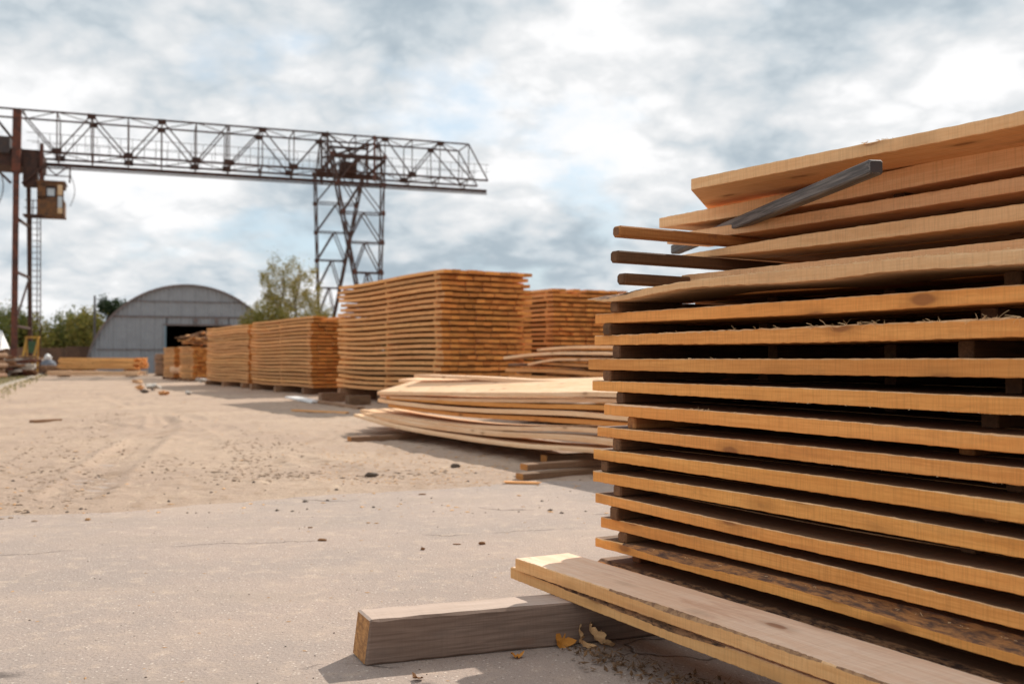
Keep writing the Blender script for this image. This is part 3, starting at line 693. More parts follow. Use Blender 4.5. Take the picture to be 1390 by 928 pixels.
BO = [
 ([(480, 561.5), (527, 575), (591, 587), (700, 602), (810, 610)], -.16, .26, .036, W_PALE, 0),
 ([(492, 560), (542, 570), (591, 577.5), (671, 586), (792, 593)], -.06, .24, .045, W_PALE, 0),
 ([(489, 555.5), (542, 565.5), (614, 575), (686, 579), (811, 582)], .06, .30, .04, W_PALE, .0),
 ([(527, 548), (625, 560), (729, 565.5), (847, 573)], .16, .3, .045, W_FRESH, 0),
 ([(513, 540.6), (542, 545), (625, 553), (772, 558), (847, 564)], .14, .3, .045, W_PALE, 0),
 ([(524, 537), (625, 544), (729, 548), (820, 550)], .18, .3, .045, W_FRESH, 0),
 ([(516, 536), (597, 539.5), (729, 541), (841, 541)], .18, .3, .04, W_PALE, 0),
 ([(512, 531), (597, 532), (729, 532.5), (841, 532.5)], .14, .52, .045, W_PALE, .14),
 ([(541, 514.5), (608, 517), (700, 522), (820, 524)], .76, .34, .04, W_PALE, .03),
 ([(562, 508), (643, 511), (729, 515.6), (804, 518.5)], .55, .26, .04, W_PALE, 0),
]
for k, (pts, s, wd, th, m_, tl) in enumerate(BO):
    curved(pp, G, pts, s, wd, th, m_, 100 + k, tilt=tl, end=None)
    if k in (0, 2, 4, 6):       # second board beside it in the layer
        curved(pp, G, [(px + 14, py - .6) for px, py in pts], s + wd + .02, .3, th, W_PALE, 140 + k)
        curved(pp, G, [(px + 26, py - 1.0) for px, py in pts], s + wd + .36, .3, th, W_PALE, 160 + k)
# supports on the ground (each juts out to the left)
for (px, py, L, w_, h_, m_, lab) in [(474, 602, 1.7, .12, .08, W_SCRAPY, 'long grey bearer jutting out below the left end of the pale boards'),
                                 (705, 652, 1.2, .11, .055, W_SCRAPY, 'lower brown bearer block jutting out near the asphalt edge'),
                                 (738, 630, 1.2, .13, .085, W_SCRAPY, 'brown offcut with a pointed end behind the crossed bearer blocks')]:
    p = ground(px, py); o = obj('bearer', stick_mesh('bearer', L, w_, h_, [m_, W_ENDN], int(px), .006)); o.location = (p.x, p.y, .005)
    o.rotation_euler = (0, 0, ANG + R({474: 2, 705: 4, 738: -4}[px])); tag(o, lab, 'bearer')
p = ground(711, 648); o = obj('bearer', stick_mesh('bearer', 1.15, .12, .055, [W_SCRAPY, W_ENDN], 5, .006)); o.location = (p.x, p.y, .062)
o.rotation_euler = (0, 0, ANG + R(2)); tag(o, 'upper brown bearer block resting on the lower one, sunlit top', 'bearer')
# pile with gaps behind it
G2 = Vector((1.2, 13.6, 0)); p2 = empty('board_pile', G2, ANG); tag(p2, 'second pile of loose boards on stickers, behind the pale warped boards', 'board pile')
for k, (pts, s, wd, th, m_) in enumerate([
 ([(686, 500), (746, 501), (830, 506)], .0, .3, .05, W_FAR), ([(690, 493), (760, 495), (840, 499)], .25, .5, .04, W_SCRAP),
 ([(735, 491), (770, 493), (840, 496)], .1, .3, .04, W_FAR), ([(716, 493), (735, 489), (762, 486)], .05, .22, .035, W_PALE),
 ([(683, 484), (716, 480), (760, 477.5), (840, 478)], .0, .4, .04, W_PALE), ([(700, 482), (760, 481), (840, 482)], .3, .4, .04, W_SCRAP),
 ([(729, 473), (775, 469.5), (840, 469)], .45, .4, .04, W_PALE)]):
    curved(p2, G2, pts, s, wd, th, m_, 200 + k, end=(None if k != 3 else .3))
for k in range(6):
    for j in range(4): curved(p2, G2, [(690 + 3 * k % 7, 509 + 13 * k), (760, 511 + 13.5 * k), (840, 517 + 14 * k)], .02 + .33 * j, .3, .05, W_FAR, 230 + k)
for k in range(3):
    for tx in (-2.2, .4, 2.6): MB().box((tx, .6, .12 + .35 * k), (.08, 1.2, .08)).build('sticker', W_SCRAP, p2)

# boards lying on the ground near the tallest stack
for (pa, pb, w_, h_, m_, lab, ty) in [((430, 547), (490, 557), .18, .05, W_SCRAP, 'long weathered board on the ground below the tallest stack', 'plank'),
                             ((398, 559.5), (472, 563), .12, .03, W_FAR, 'thin orange strip of wood on the shaded ground, nearer the camera', 'plank'),
                             ((395, 541), (432, 548), .3, .04, WHITE, 'short white-faced board by the foot of the tallest stack', 'board'),
                             ((684, 656), (730, 657), .05, .015, W_FAR, 'thin orange splinter of wood on the sunlit sand by the bearer blocks', 'splinter'),
                             ((42, 575), (80, 573), .10, .04, W_SCRAP, 'dark stick lying alone on the dirt at the left', 'stick')]:
    a = ground(*pa); b_ = ground(*pb); dd = b_ - a
    m = MB().box((dd.length / 2, 0, h_ / 2), (dd.length, w_, h_)); m.v[0] += Vector((.03, 0, 0)); m.v[5] += Vector((.04, .01, 0)); m.v[7] += Vector((-.05, 0, 0))
    o = m.build('loose_' + ty if ty != 'splinter' else 'wood_splinter', m_, None, (a.x, a.y, gz(a.x, a.y) + .004)); o.rotation_euler = (0, 0, math.atan2(dd.y, dd.x)); tag(o, lab, ty)
for (px, py, w_, lab) in [(452, 546, .9, 'boxy wooden bearer block under the left end of the tallest stack'), (486, 551, .7, 'second bearer block under the tallest stack, nearer the middle')]:
    p = ground(px, py); o = MB().box((0, 0, .12), (w_ * .7, .25, .22)).build('bearer_block', W_SCRAP, None, (p.x, p.y, .0)); o.rotation_euler = (0, 0, ANG + R(90)); tag(o, lab, 'block')

# ------------------------------------------------------------------ gantry crane
C0 = at(21, 508, 60.0); C0.z = 0
gdir = Vector((.94, .345, 0)).normalized(); tdir = Vector((-gdir.y, gdir.x, 0))   # girder direction, travel direction (away)
crane = empty('gantry_crane', C0); tag(crane, 'rusty lattice gantry crane spanning the yard behind the stacks', 'crane')
UB = mesh('bar', *(lambda m: (m.v, m.f))(MB().box((0, 0, 0), (1, 1, 1))), [RUST])
UBR = mesh('bar', *(lambda m: (m.v, m.f))(MB().box((0, 0, 0), (1, 1, 1))), [RUSTR])
def bar(name, a, b_, w_, parent, me=UB, h_=None):
    a = Vector(a); b_ = Vector(b_); d = b_ - a; o = bpy.data.objects.new(name, me); COL.objects.link(o); o.parent = parent
    o.location = (a + b_) / 2; o.rotation_mode = 'QUATERNION'; o.rotation_quaternion = d.to_track_quat('Z', 'Y'); o.scale = (w_, h_ or w_, d.length); return o
def gt(px):                     # distance along the girder at which it crosses a pixel column
    r = (px - 695) / F; return (r * C0.y - C0.x) / (gdir.x - r * gdir.y)
ZB, ZT = 13.68, 16.15; ZR = 13.12
GWD = 2.4
def gp(t, side, z): return gdir * t + tdir * (side * GWD / 2 + GWD / 2) + Vector((0, 0, z))
T0, T1 = gt(-60), gt(662)
gir = MB()
TE = gt(636)
for sd in (-1, 1):
    gir.bar(gp(T0, sd, ZT), gp(TE, sd, ZT), .10); gir.bar(gp(T0, sd, ZB), gp(T1, sd, ZB), .12)
gir.bar(gp(T0, 0, ZR), gp(T1 + .3, 0, ZR), .14, .22)
GIR = gir.build('girder', RUST, crane)
bar('hoist_rail_flange', gp(T0, 0, ZR - .2), gp(T1 + .3, 0, ZR - .2), .26, GIR, h_=.05)
topn = [-20, 122, 218, 307, 355, 440, 522, 597]; botn = [28, 75, 172, 265, 310, 398, 470, 559, 622]
diag = [(-20, 28), (122, 75), (122, 172), (218, 172), (218, 265), (307, 265), (355, 310), (355, 398), (440, 398), (440, 470), (522, 470), (522, 559), (597, 559), (597, 640), (636, 662), (24, 75)]
for sd in (-1, 1):
    for (a, b_) in diag: bar('diagonal', gp(gt(a), sd, ZT), gp(gt(b_), sd, ZB), .075, GIR)
    for px in (75, 122, 172, 218, 265, 307, 310, 355, 398, 440, 482, 522, 559, 597, 636): bar('upright', gp(gt(px), sd, ZT), gp(gt(px), sd, ZB), .06, GIR)
    for zz_, ww in ((ZB + .55, .022), (ZB + 1.05, .028)): bar('handrail', gp(gt(34), sd * 1.25, zz_), gp(T1, sd * 1.25, zz_), ww, GIR)
    for px in range(50, 665, 16): bar('rail_post', gp(gt(px), sd * 1.25, ZB), gp(gt(px), sd * 1.25, ZB + 1.05), .022, GIR)
    for px in (75, 172, 265, 310, 398, 559): 
        m = MB().box(gp(gt(px), sd, ZB + .08), (.55, .05, .38), rz=math.atan2(gdir.y, gdir.x)); m.build('gusset', RUST, GIR)
    for px in (122, 218, 355, 440, 522, 597):
        m = MB().box(gp(gt(px), sd, ZT - .1), (.50, .05, .34), rz=math.atan2(gdir.y, gdir.x)); m.build('gusset', RUST, GIR)
for k, px in enumerate((28, 75, 122, 172, 218, 265, 310, 355, 398, 440, 482, 522, 559, 597, 636)):
    bar('crosspiece', gp(gt(px), -1, ZT), gp(gt(px), 1, ZT), .06, GIR); bar('crosspiece', gp(gt(px), -1.25, ZB), gp(gt(px), 1.25, ZB), .07, GIR)
    bar('hanger', gp(gt(px), 0, ZB), gp(gt(px), 0, ZR), .06, GIR)
    bar('cross_brace', gp(gt(px), -1, ZB), gp(gt(px), 0, ZR), .045, GIR); bar('cross_brace', gp(gt(px), 1, ZB), gp(gt(px), 0, ZR), .045, GIR)
pxs = (28, 75, 122, 172, 218, 265, 310, 355, 398, 440, 482, 522, 559, 597, 636)
for k in range(len(pxs) - 1):
    s1 = -1 if k % 2 else 1
    bar('wind_brace', gp(gt(pxs[k]), s1, ZT), gp(gt(pxs[k + 1]), -s1, ZT), .045, GIR); bar('wind_brace', gp(gt(pxs[k]), s1, ZB), gp(gt(pxs[k + 1]), -s1, ZB), .045, GIR)
# lattice leg pair at right
tc_ = gt(476)
def leg(sgn):
    top_off = sgn * 3.3; bot_off = sgn * 3.3 + (5.6 if sgn < 0 else 7.2) * sgn
    def pt_(u, a, b_):            # u 0 top..1 bottom, a=-1/1 along girder, b=-1/1 across
        zz_ = ZB + .6 + (.5 - ZB - .6) * u; hw = 1.72 * (1 - u) + .16 * u; dw = .55 * (1 - u) + .3 * u
        off = top_off + (bot_off - top_off) * u
        return gdir * (tc_ + a * hw) + tdir * (GWD / 2 + off + b_ * dw) + Vector((0, 0, zz_))
    m = MB()
    for a in (-1, 1):
        for b_ in (-1, 1): m.bar(pt_(0, a, b_), pt_(1, a, b_), .10)
    lg = m.build('leg', RUST, crane)
    n = 7
    for i in range(n + 1):
        u = i / n
        for b_ in (-1, 1): bar('brace', pt_(u, -1, b_), pt_(u, 1, b_), .07, lg)
        for a in (-1, 1): bar('brace', pt_(u, a, -1), pt_(u, a, 1), .055, lg)
        if i < n:
            u2 = (i + 1) / n; um = (i + .5) / n
            for b_ in (-1, 1):
                mid = (pt_(u, -1, b_) + pt_(u, 1, b_)) / 2
                bar('brace', mid, pt_(u2, -1, b_), .06, lg); bar('brace', mid, pt_(u2, 1, b_), .06, lg)
            for a in (-1, 1): bar('brace', pt_(u, a, -1 if i % 2 else 1), pt_(u2, a, 1 if i % 2 else -1), .05, lg)
    for i in range(n + 1):
        for a in (-1, 1): MB().box(pt_(i / n, a, -1 if sgn < 0 else 1), (.24, .06, .28), rz=math.atan2(gdir.y, gdir.x)).build('gusset', RUSTR, lg)
    MB().box(pt_(1, 0, 0) - Vector((0, 0, .22)), (1.2, .5, .45), rz=math.atan2(tdir.y, tdir.x)).build('wheel_truck', RUST, lg)
leg(-1); leg(1)
for a in (-1.7, 0, 1.7):
    bar('saddle_beam', gdir * (tc_ + a) + tdir * (GWD / 2 - 3.9) + Vector((0, 0, ZB + .35)), gdir * (tc_ + a) + tdir * (GWD / 2 + 3.9) + Vector((0, 0, ZB + .35)), .16, crane)
for b_ in (-3.3, 3.3):
    bar('saddle_tie', gdir * (tc_ - 1.7) + tdir * (GWD / 2 + b_) + Vector((0, 0, ZB + .6)), gdir * (tc_ + 1.7) + tdir * (GWD / 2 + b_) + Vector((0, 0, ZB + .6)), .12, crane)
    for a in (-1.7, 1.7): bar('saddle_strut', gdir * (tc_ + a) + tdir * (GWD / 2 + b_) + Vector((0, 0, ZB + .3)), gdir * (tc_ + a) + tdir * (GWD / 2 + b_ * .364) + Vector((0, 0, ZT)), .09, crane)
# inner portal frame at the right leg, inside the girder
for sd in (-1, 1):
    bar('portal_post', gp(tc_ - 1.6, sd, ZR), gp(tc_ - 1.6, sd, ZT + .1), .14, GIR, UB); bar('portal_post', gp(tc_ + 1.6, sd, ZR), gp(tc_ + 1.6, sd, ZT + .1), .14, GIR, UBR)
    bar('portal_brace', gp(tc_ - 1.6, sd, ZT), gp(tc_ + 1.6, sd, ZB), .09, GIR); bar('portal_brace', gp(tc_ + 1.6, sd, ZT), gp(tc_ - 1.6, sd, ZB), .09, GIR)
bar('portal_beam', gp(tc_ - 1.6, -1, ZT - .9), gp(tc_ + 1.6, 1, ZT - .35), .16, GIR)
bar('portal_beam', gp(tc_ - 1.6, 1, ZT - 1.2), gp(tc_ + 1.6, -1, ZT - .45), .12, GIR)
bar('portal_beam', gp(tc_ - 2.2, 0, ZB - .1), gp(tc_ + 2.2, 0, ZB - .1), .30, GIR)
MB().box(gp(tc_, 0, ZB + .45), (1.1, 1.0, .7), rz=math.atan2(gdir.y, gdir.x)).build('winch', RUST, GIR)
# left leg: near box column and farther column, ladder, platform, cab
tl = 0.0
def lp(dx, dt, z): return gdir * dx + tdir * dt + Vector((0, 0, z))
m = MB().bar(lp(0, -.2, 16.1), lp(0, -.5, 12.2), .46, .4).bar(lp(0, -.5, 12.2), lp(.20, -2.6, .5), .34, .36)
ll = m.build('leg', RUSTR, crane); tag(ll)
m = MB().bar(lp(.40, 2.1, 13.0), lp(.36, 4.6, .5), .24, .3); m.build('leg', RUST, crane)
for z in (3, 6.2, 9.4):
    a = -.5 + (-2.1) * (13 - z) / 12.5; b_ = 2.1 + 2.5 * (13 - z) / 12.5
    bar('tie', lp(.1, a, z), lp(.38, b_, z), .14, ll); 
bar('tie', lp(.15, -2.0, 3), lp(.38, 3.3, 6.2), .10, ll)
MB().box(lp(.2, -2.6, .3), (1.4, .5, .5), rz=math.atan2(tdir.y, tdir.x)).build('wheel_truck', RUST, crane)
MB().box(lp(.1, 4.6, .3), (1.4, .5, .5), rz=math.atan2(tdir.y, tdir.x)).build('wheel_truck', RUST, crane)
MB().box(lp(-.4, GWD / 2, 13.15), (3.6, 2.6, .9), rz=math.atan2(gdir.y, gdir.x)).build('end_carriage', RUST, crane)
MB().box(lp(.72, .3, 12.3), (.8, 1.0, 1.5), rz=math.atan2(gdir.y, gdir.x)).build('machinery_housing', RUST, crane)
MB().box(lp(-.75, .3, 13.9), (.7, 1.2, 1.0), rz=math.atan2(gdir.y, gdir.x)).build('machinery_housing', DARKST, crane)
# bent corner brackets under the carriage
for s in (-1, 1):
    bar('bracket', lp(s * .3, -.3, 11.6), lp(s * 1.6, -.3, 12.9), .14, crane)
bar('post', lp(1.35, -.2, 14.1), lp(1.35, -.2, 9.6), .18, crane, UBR)
# cab
cz0, cz1 = 9.72, 11.72; cx0, cx1 = 1.35, 3.0; cy0, cy1 = -.8, .8
cabm = MB(); cabe = empty('cab', lp(0, 0, 0)); cabe.parent = crane; cabe.scale = (.88, 1, 1); cabe.rotation_euler = (0, 0, math.atan2(gdir.y, gdir.x))
def cb_(name, c, d, m_, par=None): return MB().box(c, d).build(name, m_, par or cabe)
body = MB()
for (c, d) in (((2.175, cy0, 10.3), (1.65, .05, 1.1)), ((2.175, cy0, 11.6), (1.65, .05, .25)), ((1.62, cy0, 11.1), (.54, .05, .9)), ((2.72, cy0, 11.1), (.56, .05, .9)),
               ((2.175, cy1, 10.2), (1.65, .05, .9)), ((2.175, cy1, 11.6), (1.65, .05, .25)), ((cx0, 0, 10.72), (.05, 1.6, 2.0)), ((cx1, 0, 10.2), (.05, 1.6, .9)), ((cx1, 0, 11.6), (.05, 1.6, .25)),
               ((2.175, 0, 9.72), (1.75, 1.7, .08)), ((2.175, 0, 11.75), (1.85, 1.8, .08))): body.box(c, d)
body.build('cab_body', CAB, cabe)
cb_('window', (2.19, cy0 + .01, 11.1), (.5, .03, .5), GLASS); 
for (c, d) in (((2.19, cy0 - .03, 11.37), (.6, .05, .08)), ((2.19, cy0 - .03, 10.83), (.6, .05, .08)), ((1.91, cy0 - .03, 11.1), (.08, .05, .6)), ((2.47, cy0 - .03, 11.1), (.08, .05, .6))): cb_('window_frame', c, d, DARKST)
cb_('cab_panel', (2.77, cy0 - .05, 11.25), (.30, .04, .62), CABP); cb_('cab_panel', (2.77, cy0 - .05, 10.0), (.30, .04, .34), CABP); cb_('side_window', (2.77, cy0 - .05, 10.52), (.28, .04, .68), GLASS)
bar('cab_hanger', lp(1.5, -.7, 11.75), lp(1.5, -.2, 12.9), .09, crane); bar('cab_hanger', lp(2.95, -.7, 11.75), lp(2.95, -.2, 12.9), .09, crane)
bar('cab_hanger', lp(1.5, -.7, 12.8), lp(2.2, -.7, 12.15), .07, crane); bar('cab_hanger', lp(2.95, -.7, 12.8), lp(2.2, -.7, 12.15), .07, crane); bar('cab_hanger', lp(1.4, -.7, 12.12), lp(3, -.7, 12.12), .06, crane)
MB().box(lp(.95, -.2, 9.68), (1.1, 1.3, .08), rz=math.atan2(gdir.y, gdir.x)).build('platform', RUST, crane)
for z in (10.1, 10.55): bar('platform_rail', lp(.5, -.8, z), lp(1.4, -.8, z), .045, crane)
bar('platform_rail', lp(.95, -.8, 9.7), lp(.95, -.8, 10.6), .045, crane)
lad = MB()
for x in (.85, 1.35): lad.bar(lp(x, -.6, 9.7), lp(x, .1, .3), .06)
for x in (.6, 1.1): lad.bar(lp(x, .2, 9.7), lp(x, .6, 3.2), .05)
LAD = lad.build('ladder', RUST, crane)
for k in range(26):
    z = .6 + k * .36; yy = -.6 + .7 * (9.7 - z) / 9.4; bar('rung', lp(.85, yy, z), lp(1.35, yy, z), .04, LAD)
cable = MB().tube([lp(3.0 + .25 * math.sin(q / 8 * math.pi), -.8, 12.2 - 1.9 * q / 8) for q in range(9)], .02, 5); cable.build('cable', DARKST, crane)
cable = MB().tube([lp(-1.0 + .35 * math.sin(q / 10 * math.pi) , -.8, 12.6 - 2.6 * q / 10) for q in range(11)], .03, 5); cable.build('cable', DARKST, crane)

# ------------------------------------------------------------------ arched shed
S0 = at(254, 505, 75.0); S0.z = 0; sang = math.atan2(-S0.x, S0.y) ; shed = empty('arched_shed', S0, sang)
tag(shed, 'grey corrugated arched hangar with a dark doorway, at the far end of the yard', 'shed')
RAD = 7.12
CZ = -.5
def arch(x): return math.sqrt(max(0, RAD * RAD - x * x)) + CZ
rows = [0, 1.75, 4.2, 5.35, 9]; DX0, DX1, DZ = -1.5, 3.0, 3.55
cw = .96; x = -RAD
cols = []
while x < RAD - .01: cols.append((x, min(RAD, x + cw))); x += cw
for (xa, xb) in cols:
    for ri in range(4):
        za, zb_ = rows[ri], rows[ri + 1]
        n = 12; pts = []
        for k in range(n + 1):
            xx = xa + .006 + (xb - xa - .012) * k / n; zt = min(zb_, arch(xx)) - .006
            if zt > za + .02: pts.append((xx, zt, -.02 - (.035 if k % 4 in (1, 2) else 0)))
        # cut away the doorway
        def strip(P, z0, nm='sheet'):
            if len(P) < 2: return
            v = []; 
            for (xx, zt, yy) in P: v += [(xx, yy - (ri % 2) * .012, z0), (xx, yy - (ri % 2) * .012, zt)]
            f = [(2 * k, 2 * k + 2, 2 * k + 3, 2 * k + 1) for k in range(len(P) - 1)]
            obj(nm, mesh(nm, v, f, [ZINC], recalc=False), shed)
        inside = [p for p in pts if DX0 <= p[0] <= DX1]
        if za < DZ and inside:
            left = [p for p in pts if p[0] <= DX0]; right = [p for p in pts if p[0] >= DX1]
            strip(left, za + .004); strip(right, za + .004)
            if zb_ > DZ: strip([p for p in inside if p[1] > DZ], DZ)
        else: strip(pts, za + .004)
rf = MB(); n = 40
for yy in (-.25, 26):
    for k in range(n + 1):
        a = math.pi * k / n; rf.v.append(Vector((-math.cos(a) * (RAD + .05), yy, math.sin(a) * (RAD + .05) + CZ)))
for k in range(n): rf.f.append([k, k + 1, n + 2 + k, n + 1 + k]); rf.i.append(0)
for yy in (-.25,):
    b0 = len(rf.v)
    for k in range(n + 1):
        a = math.pi * k / n; rf.v.append(Vector((-math.cos(a) * (RAD - .10), yy, math.sin(a) * (RAD - .10) + CZ)))
    for k in range(n): rf.f.append([k, k + 1, b0 + k + 1, b0 + k]); rf.i.append(0)
ro = rf.build('roof', ZINCD, shed, recalc=False)
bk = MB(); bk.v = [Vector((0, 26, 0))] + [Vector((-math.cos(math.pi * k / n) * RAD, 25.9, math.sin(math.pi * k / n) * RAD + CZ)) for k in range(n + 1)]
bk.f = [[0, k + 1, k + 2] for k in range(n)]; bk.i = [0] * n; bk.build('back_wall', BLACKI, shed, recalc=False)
for z in (1.75, 4.2, 5.35):
    hw = arch(z) - .1
    if z < DZ:
        MB().bar((-hw, -.09, z), (DX0 - .1, -.09, z), .05, .07).build('wall_rail', ZINCD, shed); MB().bar((DX1 + .1, -.09, z), (hw, -.09, z), .05, .07).build('wall_rail', ZINCD, shed)
    else: MB().bar((-hw, -.09, z), (hw, -.09, z), .06, .12 if z == 4.2 else .06).build('wall_rail', ZINCD, shed)
MB().bar((DX0 - .06, -.10, 0), (DX0 - .06, -.10, DZ), .12).build('door_post', BLUEP, shed); MB().bar((DX1 + .06, -.10, 0), (DX1 + .06, -.10, DZ), .12).build('door_post', BLUEP, shed)
MB().bar((DX0 - .2, -.10, DZ + .07), (DX1 + .2, -.10, DZ + .07), .13).build('lintel', ZINCD, shed)
MB().box((DX1 - 2.4, -.2, 3.95), (.28, .25, .3)).build('door_roller', ZINCD, shed); MB().box((DX1 - .9, -.2, 3.95), (.25, .25, .4)).build('door_roller', ZINCD, shed)

# ------------------------------------------------------------------ trees and background
def tree(name, px, Y, H, crowns, n, leaf, m_leaf, m_tr, label, seed, cat='tree', tr=.18, group=None, clump=.5):
    rn = random.Random(seed); p = at(px, 488, Y); r = empty(name, (p.x, p.y, 0)); tag(r, label, cat, group)
    t = MB(); pts = [(rn.uniform(-.1, .1) * k, rn.uniform(-.1, .1) * k, H * .93 * k / 6) for k in range(7)]
    t.tube(pts, [tr * (1 - k / 7.2) for k in range(7)], 8)
    for k in range(16):
        u = rn.uniform(.2, .85); z = H * .93 * u; a = rn.uniform(0, 6.28); l = rn.uniform(.3, .6) * max(c[3] for c in crowns) * (1.2 - u * .6)
        b0 = Vector((pts[int(u * 6)][0], pts[int(u * 6)][1], z)); t.tube([b0, b0 + Vector((math.cos(a) * l * .5, math.sin(a) * l * .5, l * .45)), b0 + Vector((math.cos(a) * l, math.sin(a) * l, l * .8))], [tr * .35, tr * .2, tr * .06], 5)
    t.build('trunk', m_tr, r)
    nz = []
    v = []; f = []
    for (cx_, cy_, cz_, rx, rz_) in crowns:
        nc = max(14, int(70 * rx * rz_ / 4)); cl = []
        for _ in range(nc):
            while True:
                q = Vector((rn.uniform(-1, 1), rn.uniform(-1, 1), rn.uniform(-1, 1)))
                if q.length < 1: break
            cl.append((Vector((cx_ + q.x * rx, cy_ + q.y * rx, cz_ + q.z * rz_)), rn.uniform(.5, 1.15) * clump))
        for _ in range(int(n * rx * rz_ / sum(c[3] * c[4] for c in crowns))):
            c_, rr = rn.choice(cl); q = Vector((rn.gauss(0, .55), rn.gauss(0, .55), rn.gauss(0, .75))) * rr + c_
            s = leaf * rn.uniform(.6, 1.3); u = Vector((rn.gauss(0, 1), rn.gauss(0, 1), rn.gauss(0, 1))).normalized() * s; w_ = u.orthogonal().normalized() * s * .6
            b0 = len(v); v += [q - u, q + w_, q + u, q - w_]; f.append((b0, b0 + 1, b0 + 2, b0 + 3))
    obj('crown', mesh('crown', v, f, [m_leaf], recalc=False), r); return r
TG = 'trees behind the yard'
tree('birch_tree', 405, 66, 7.9, [(0, 0, 5.0, 1.45, 2.9), (.4, .3, 3.6, 1.7, 1.8)], 9000, .06, L_BIRCH, BIRCHB, 'tall thin yellow-green birch beside the crane leg, right of two', 31, group=TG, clump=.36)
tree('birch_tree', 376, 67, 8.0, [(0, 0, 5.4, 1.3, 2.7), (-.3, .2, 3.8, 1.7, 1.8)], 8000, .06, L_BIRCH, BIRCHB, 'feathery birch with bare top twigs, left of the crane leg birch', 32, group=TG, clump=.36)
tree('broadleaf_tree', 362, 64, 5.0, [(0, 0, 3.0, 1.5, 1.5)], 8000, .07, L_YEL, TRUNK, 'lower dense green tree at the right shoulder of the arched shed', 33, group=TG, clump=.45)
tree('broadleaf_tree', 96, 92, 5.4, [(0, 0, 3.0, 1.9, 2.2), (-1.2, .5, 2.2, 1.3, 1.5)], 5500, .13, L_GREEN, TRUNK, 'rounded green tree between the crane ladder and the pole', 34, group=TG, clump=.6)
tree('broadleaf_tree', 116, 90, 5.2, [(0, 0, 3.2, 1.5, 2.2), (.4, 0, 1.6, 1.4, 1.2)], 5500, .13, L_YEL, TRUNK, 'yellowing tree just left of the wooden pole', 35, group=TG, clump=.55)
tree('broadleaf_tree', 10, 88, 5.6, [(0, 0, 3.1, 2.6, 2.3)], 6000, .13, L_GREEN, TRUNK, 'green tree at the far left behind the crane leg', 36, group=TG, clump=.6)
tree('broadleaf_tree', 46, 89, 4.9, [(0, 0, 2.8, 1.7, 2.0), (.8, 0, 1.8, 1.4, 1.2)], 5500, .13, L_YEL, TRUNK, 'mixed green and yellow tree seen through the crane ladder', 37, group=TG, clump=.55)
tree('pine_tree', 154, 98, 7.4, [(0, 0, 6.0, 1.3, .9), (.5, 0, 5.0, 1.0, .5)], 4500, .12, L_PINE, TRUNK, 'dark pine top rising behind the left shoulder of the shed', 38, group=TG, clump=.5)
tree('pine_tree', 176, 104, 7.0, [(0, 0, 5.9, .9, .9)], 2500, .12, L_PINE, TRUNK, 'small dark pine tip just above the shed roof edge', 39, group=TG, clump=.4)
tree('broadleaf_tree', 136, 97, 5.0, [(0, 0, 3.6, .8, 1.6)], 2500, .12, L_GREEN, TRUNK, 'slim tree between the pole and the shed wall', 40, group=TG, clump=.4)
p = at(128, 488, 84); o = MB().tube([(0, 0, 0), (0, 0, 6.4)], [.14, .09], 8).build('wooden_pole', W_GREY, None, (p.x, p.y, 0)); tag(o, 'bare wooden utility pole standing left of the arched shed', 'pole')
def fence(px0, px1, Y, h_, label, seed, m_=FENCE):
    rn = random.Random(seed); a = at(px0, 488, Y); b_ = at(px1, 488, Y + 1); a.z = b_.z = 0; d = b_ - a
    r = empty('board_fence', a, math.atan2(d.y, d.x)); tag(r, label, 'fence'); L = d.length; n = max(2, int(L / 2.2))
    for k in range(n): MB().box(((k + .5) * L / n, 0, h_ / 2 + rn.uniform(-.08, .05)), (L / n - .05, .04, h_)).build('fence_panel', m_, r)
    for k in range(n + 1): MB().box((k * L / n, .06, h_ / 2), (.12, .1, h_ + .15)).build('fence_post', m_, r)
fence(-40, 90, 84, 2.0, 'brown board fence running behind the left side of the yard', 1)
fence(91, 127, 82, 2.05, 'shorter brown board fence ending at the shed wall', 2)
def house(px, Y, wd, hw, hr, label, seed):
    p = at(px, 488, Y); r = empty('small_house', (p.x, p.y, 0)); tag(r, label, 'house')
    MB().box((0, 0, hw / 2), (wd, 5, hw)).build('wall', WALLP, r)
    m = MB(); a = wd / 2 + .3
    m.v = [Vector(q) for q in ((-a, -2.8, hw), (a, -2.8, hw), (a, 2.8, hw), (-a, 2.8, hw), (-a, 0, hw + hr), (a, 0, hw + hr))]
    m.f = [[0, 1, 5, 4], [2, 3, 4, 5], [0, 4, 3], [1, 2, 5], [0, 3, 2, 1]]; m.i = [0] * 5; m.build('roof', ROOFP, r)
    MB().box((0, -2.53, hw * .6), (.8, .06, .8)).build('window', GLASS, r)
house(70, 125, 3.4, 1.9, 1.2, 'distant small house with a pinkish roof between the trees', 1)
house(129, 104, 3.2, 3.0, 1.0, 'grey-pink roofed hut just behind the wooden pole', 2)
# low far treeline
rn = random.Random(3); v = []; f = []
for _ in range(26000):
    a = rn.uniform(-.62, .62); Y = rn.uniform(210, 240); hgt = 3.2 + 1.8 * math.sin(a * 40) + 1.2 * math.sin(a * 97 + 1)
    q = Vector((Y * a, Y, rn.uniform(0, hgt))); s = rn.uniform(.25, .5); u = Vector((rn.gauss(0, 1), rn.gauss(0, 1), rn.gauss(0, 1))).normalized() * s; w_ = u.orthogonal().normalized() * s * .7
    b0 = len(v); v += [q - u, q + w_, q + u, q - w_]; f.append((b0, b0 + 1, b0 + 2, b0 + 3))
o = obj('distant_treeline', mesh('distant_treeline', v, f, [L_GREEN], recalc=False)); tag(o, 'low green line of far-off trees along the horizon', 'trees', kind='stuff')

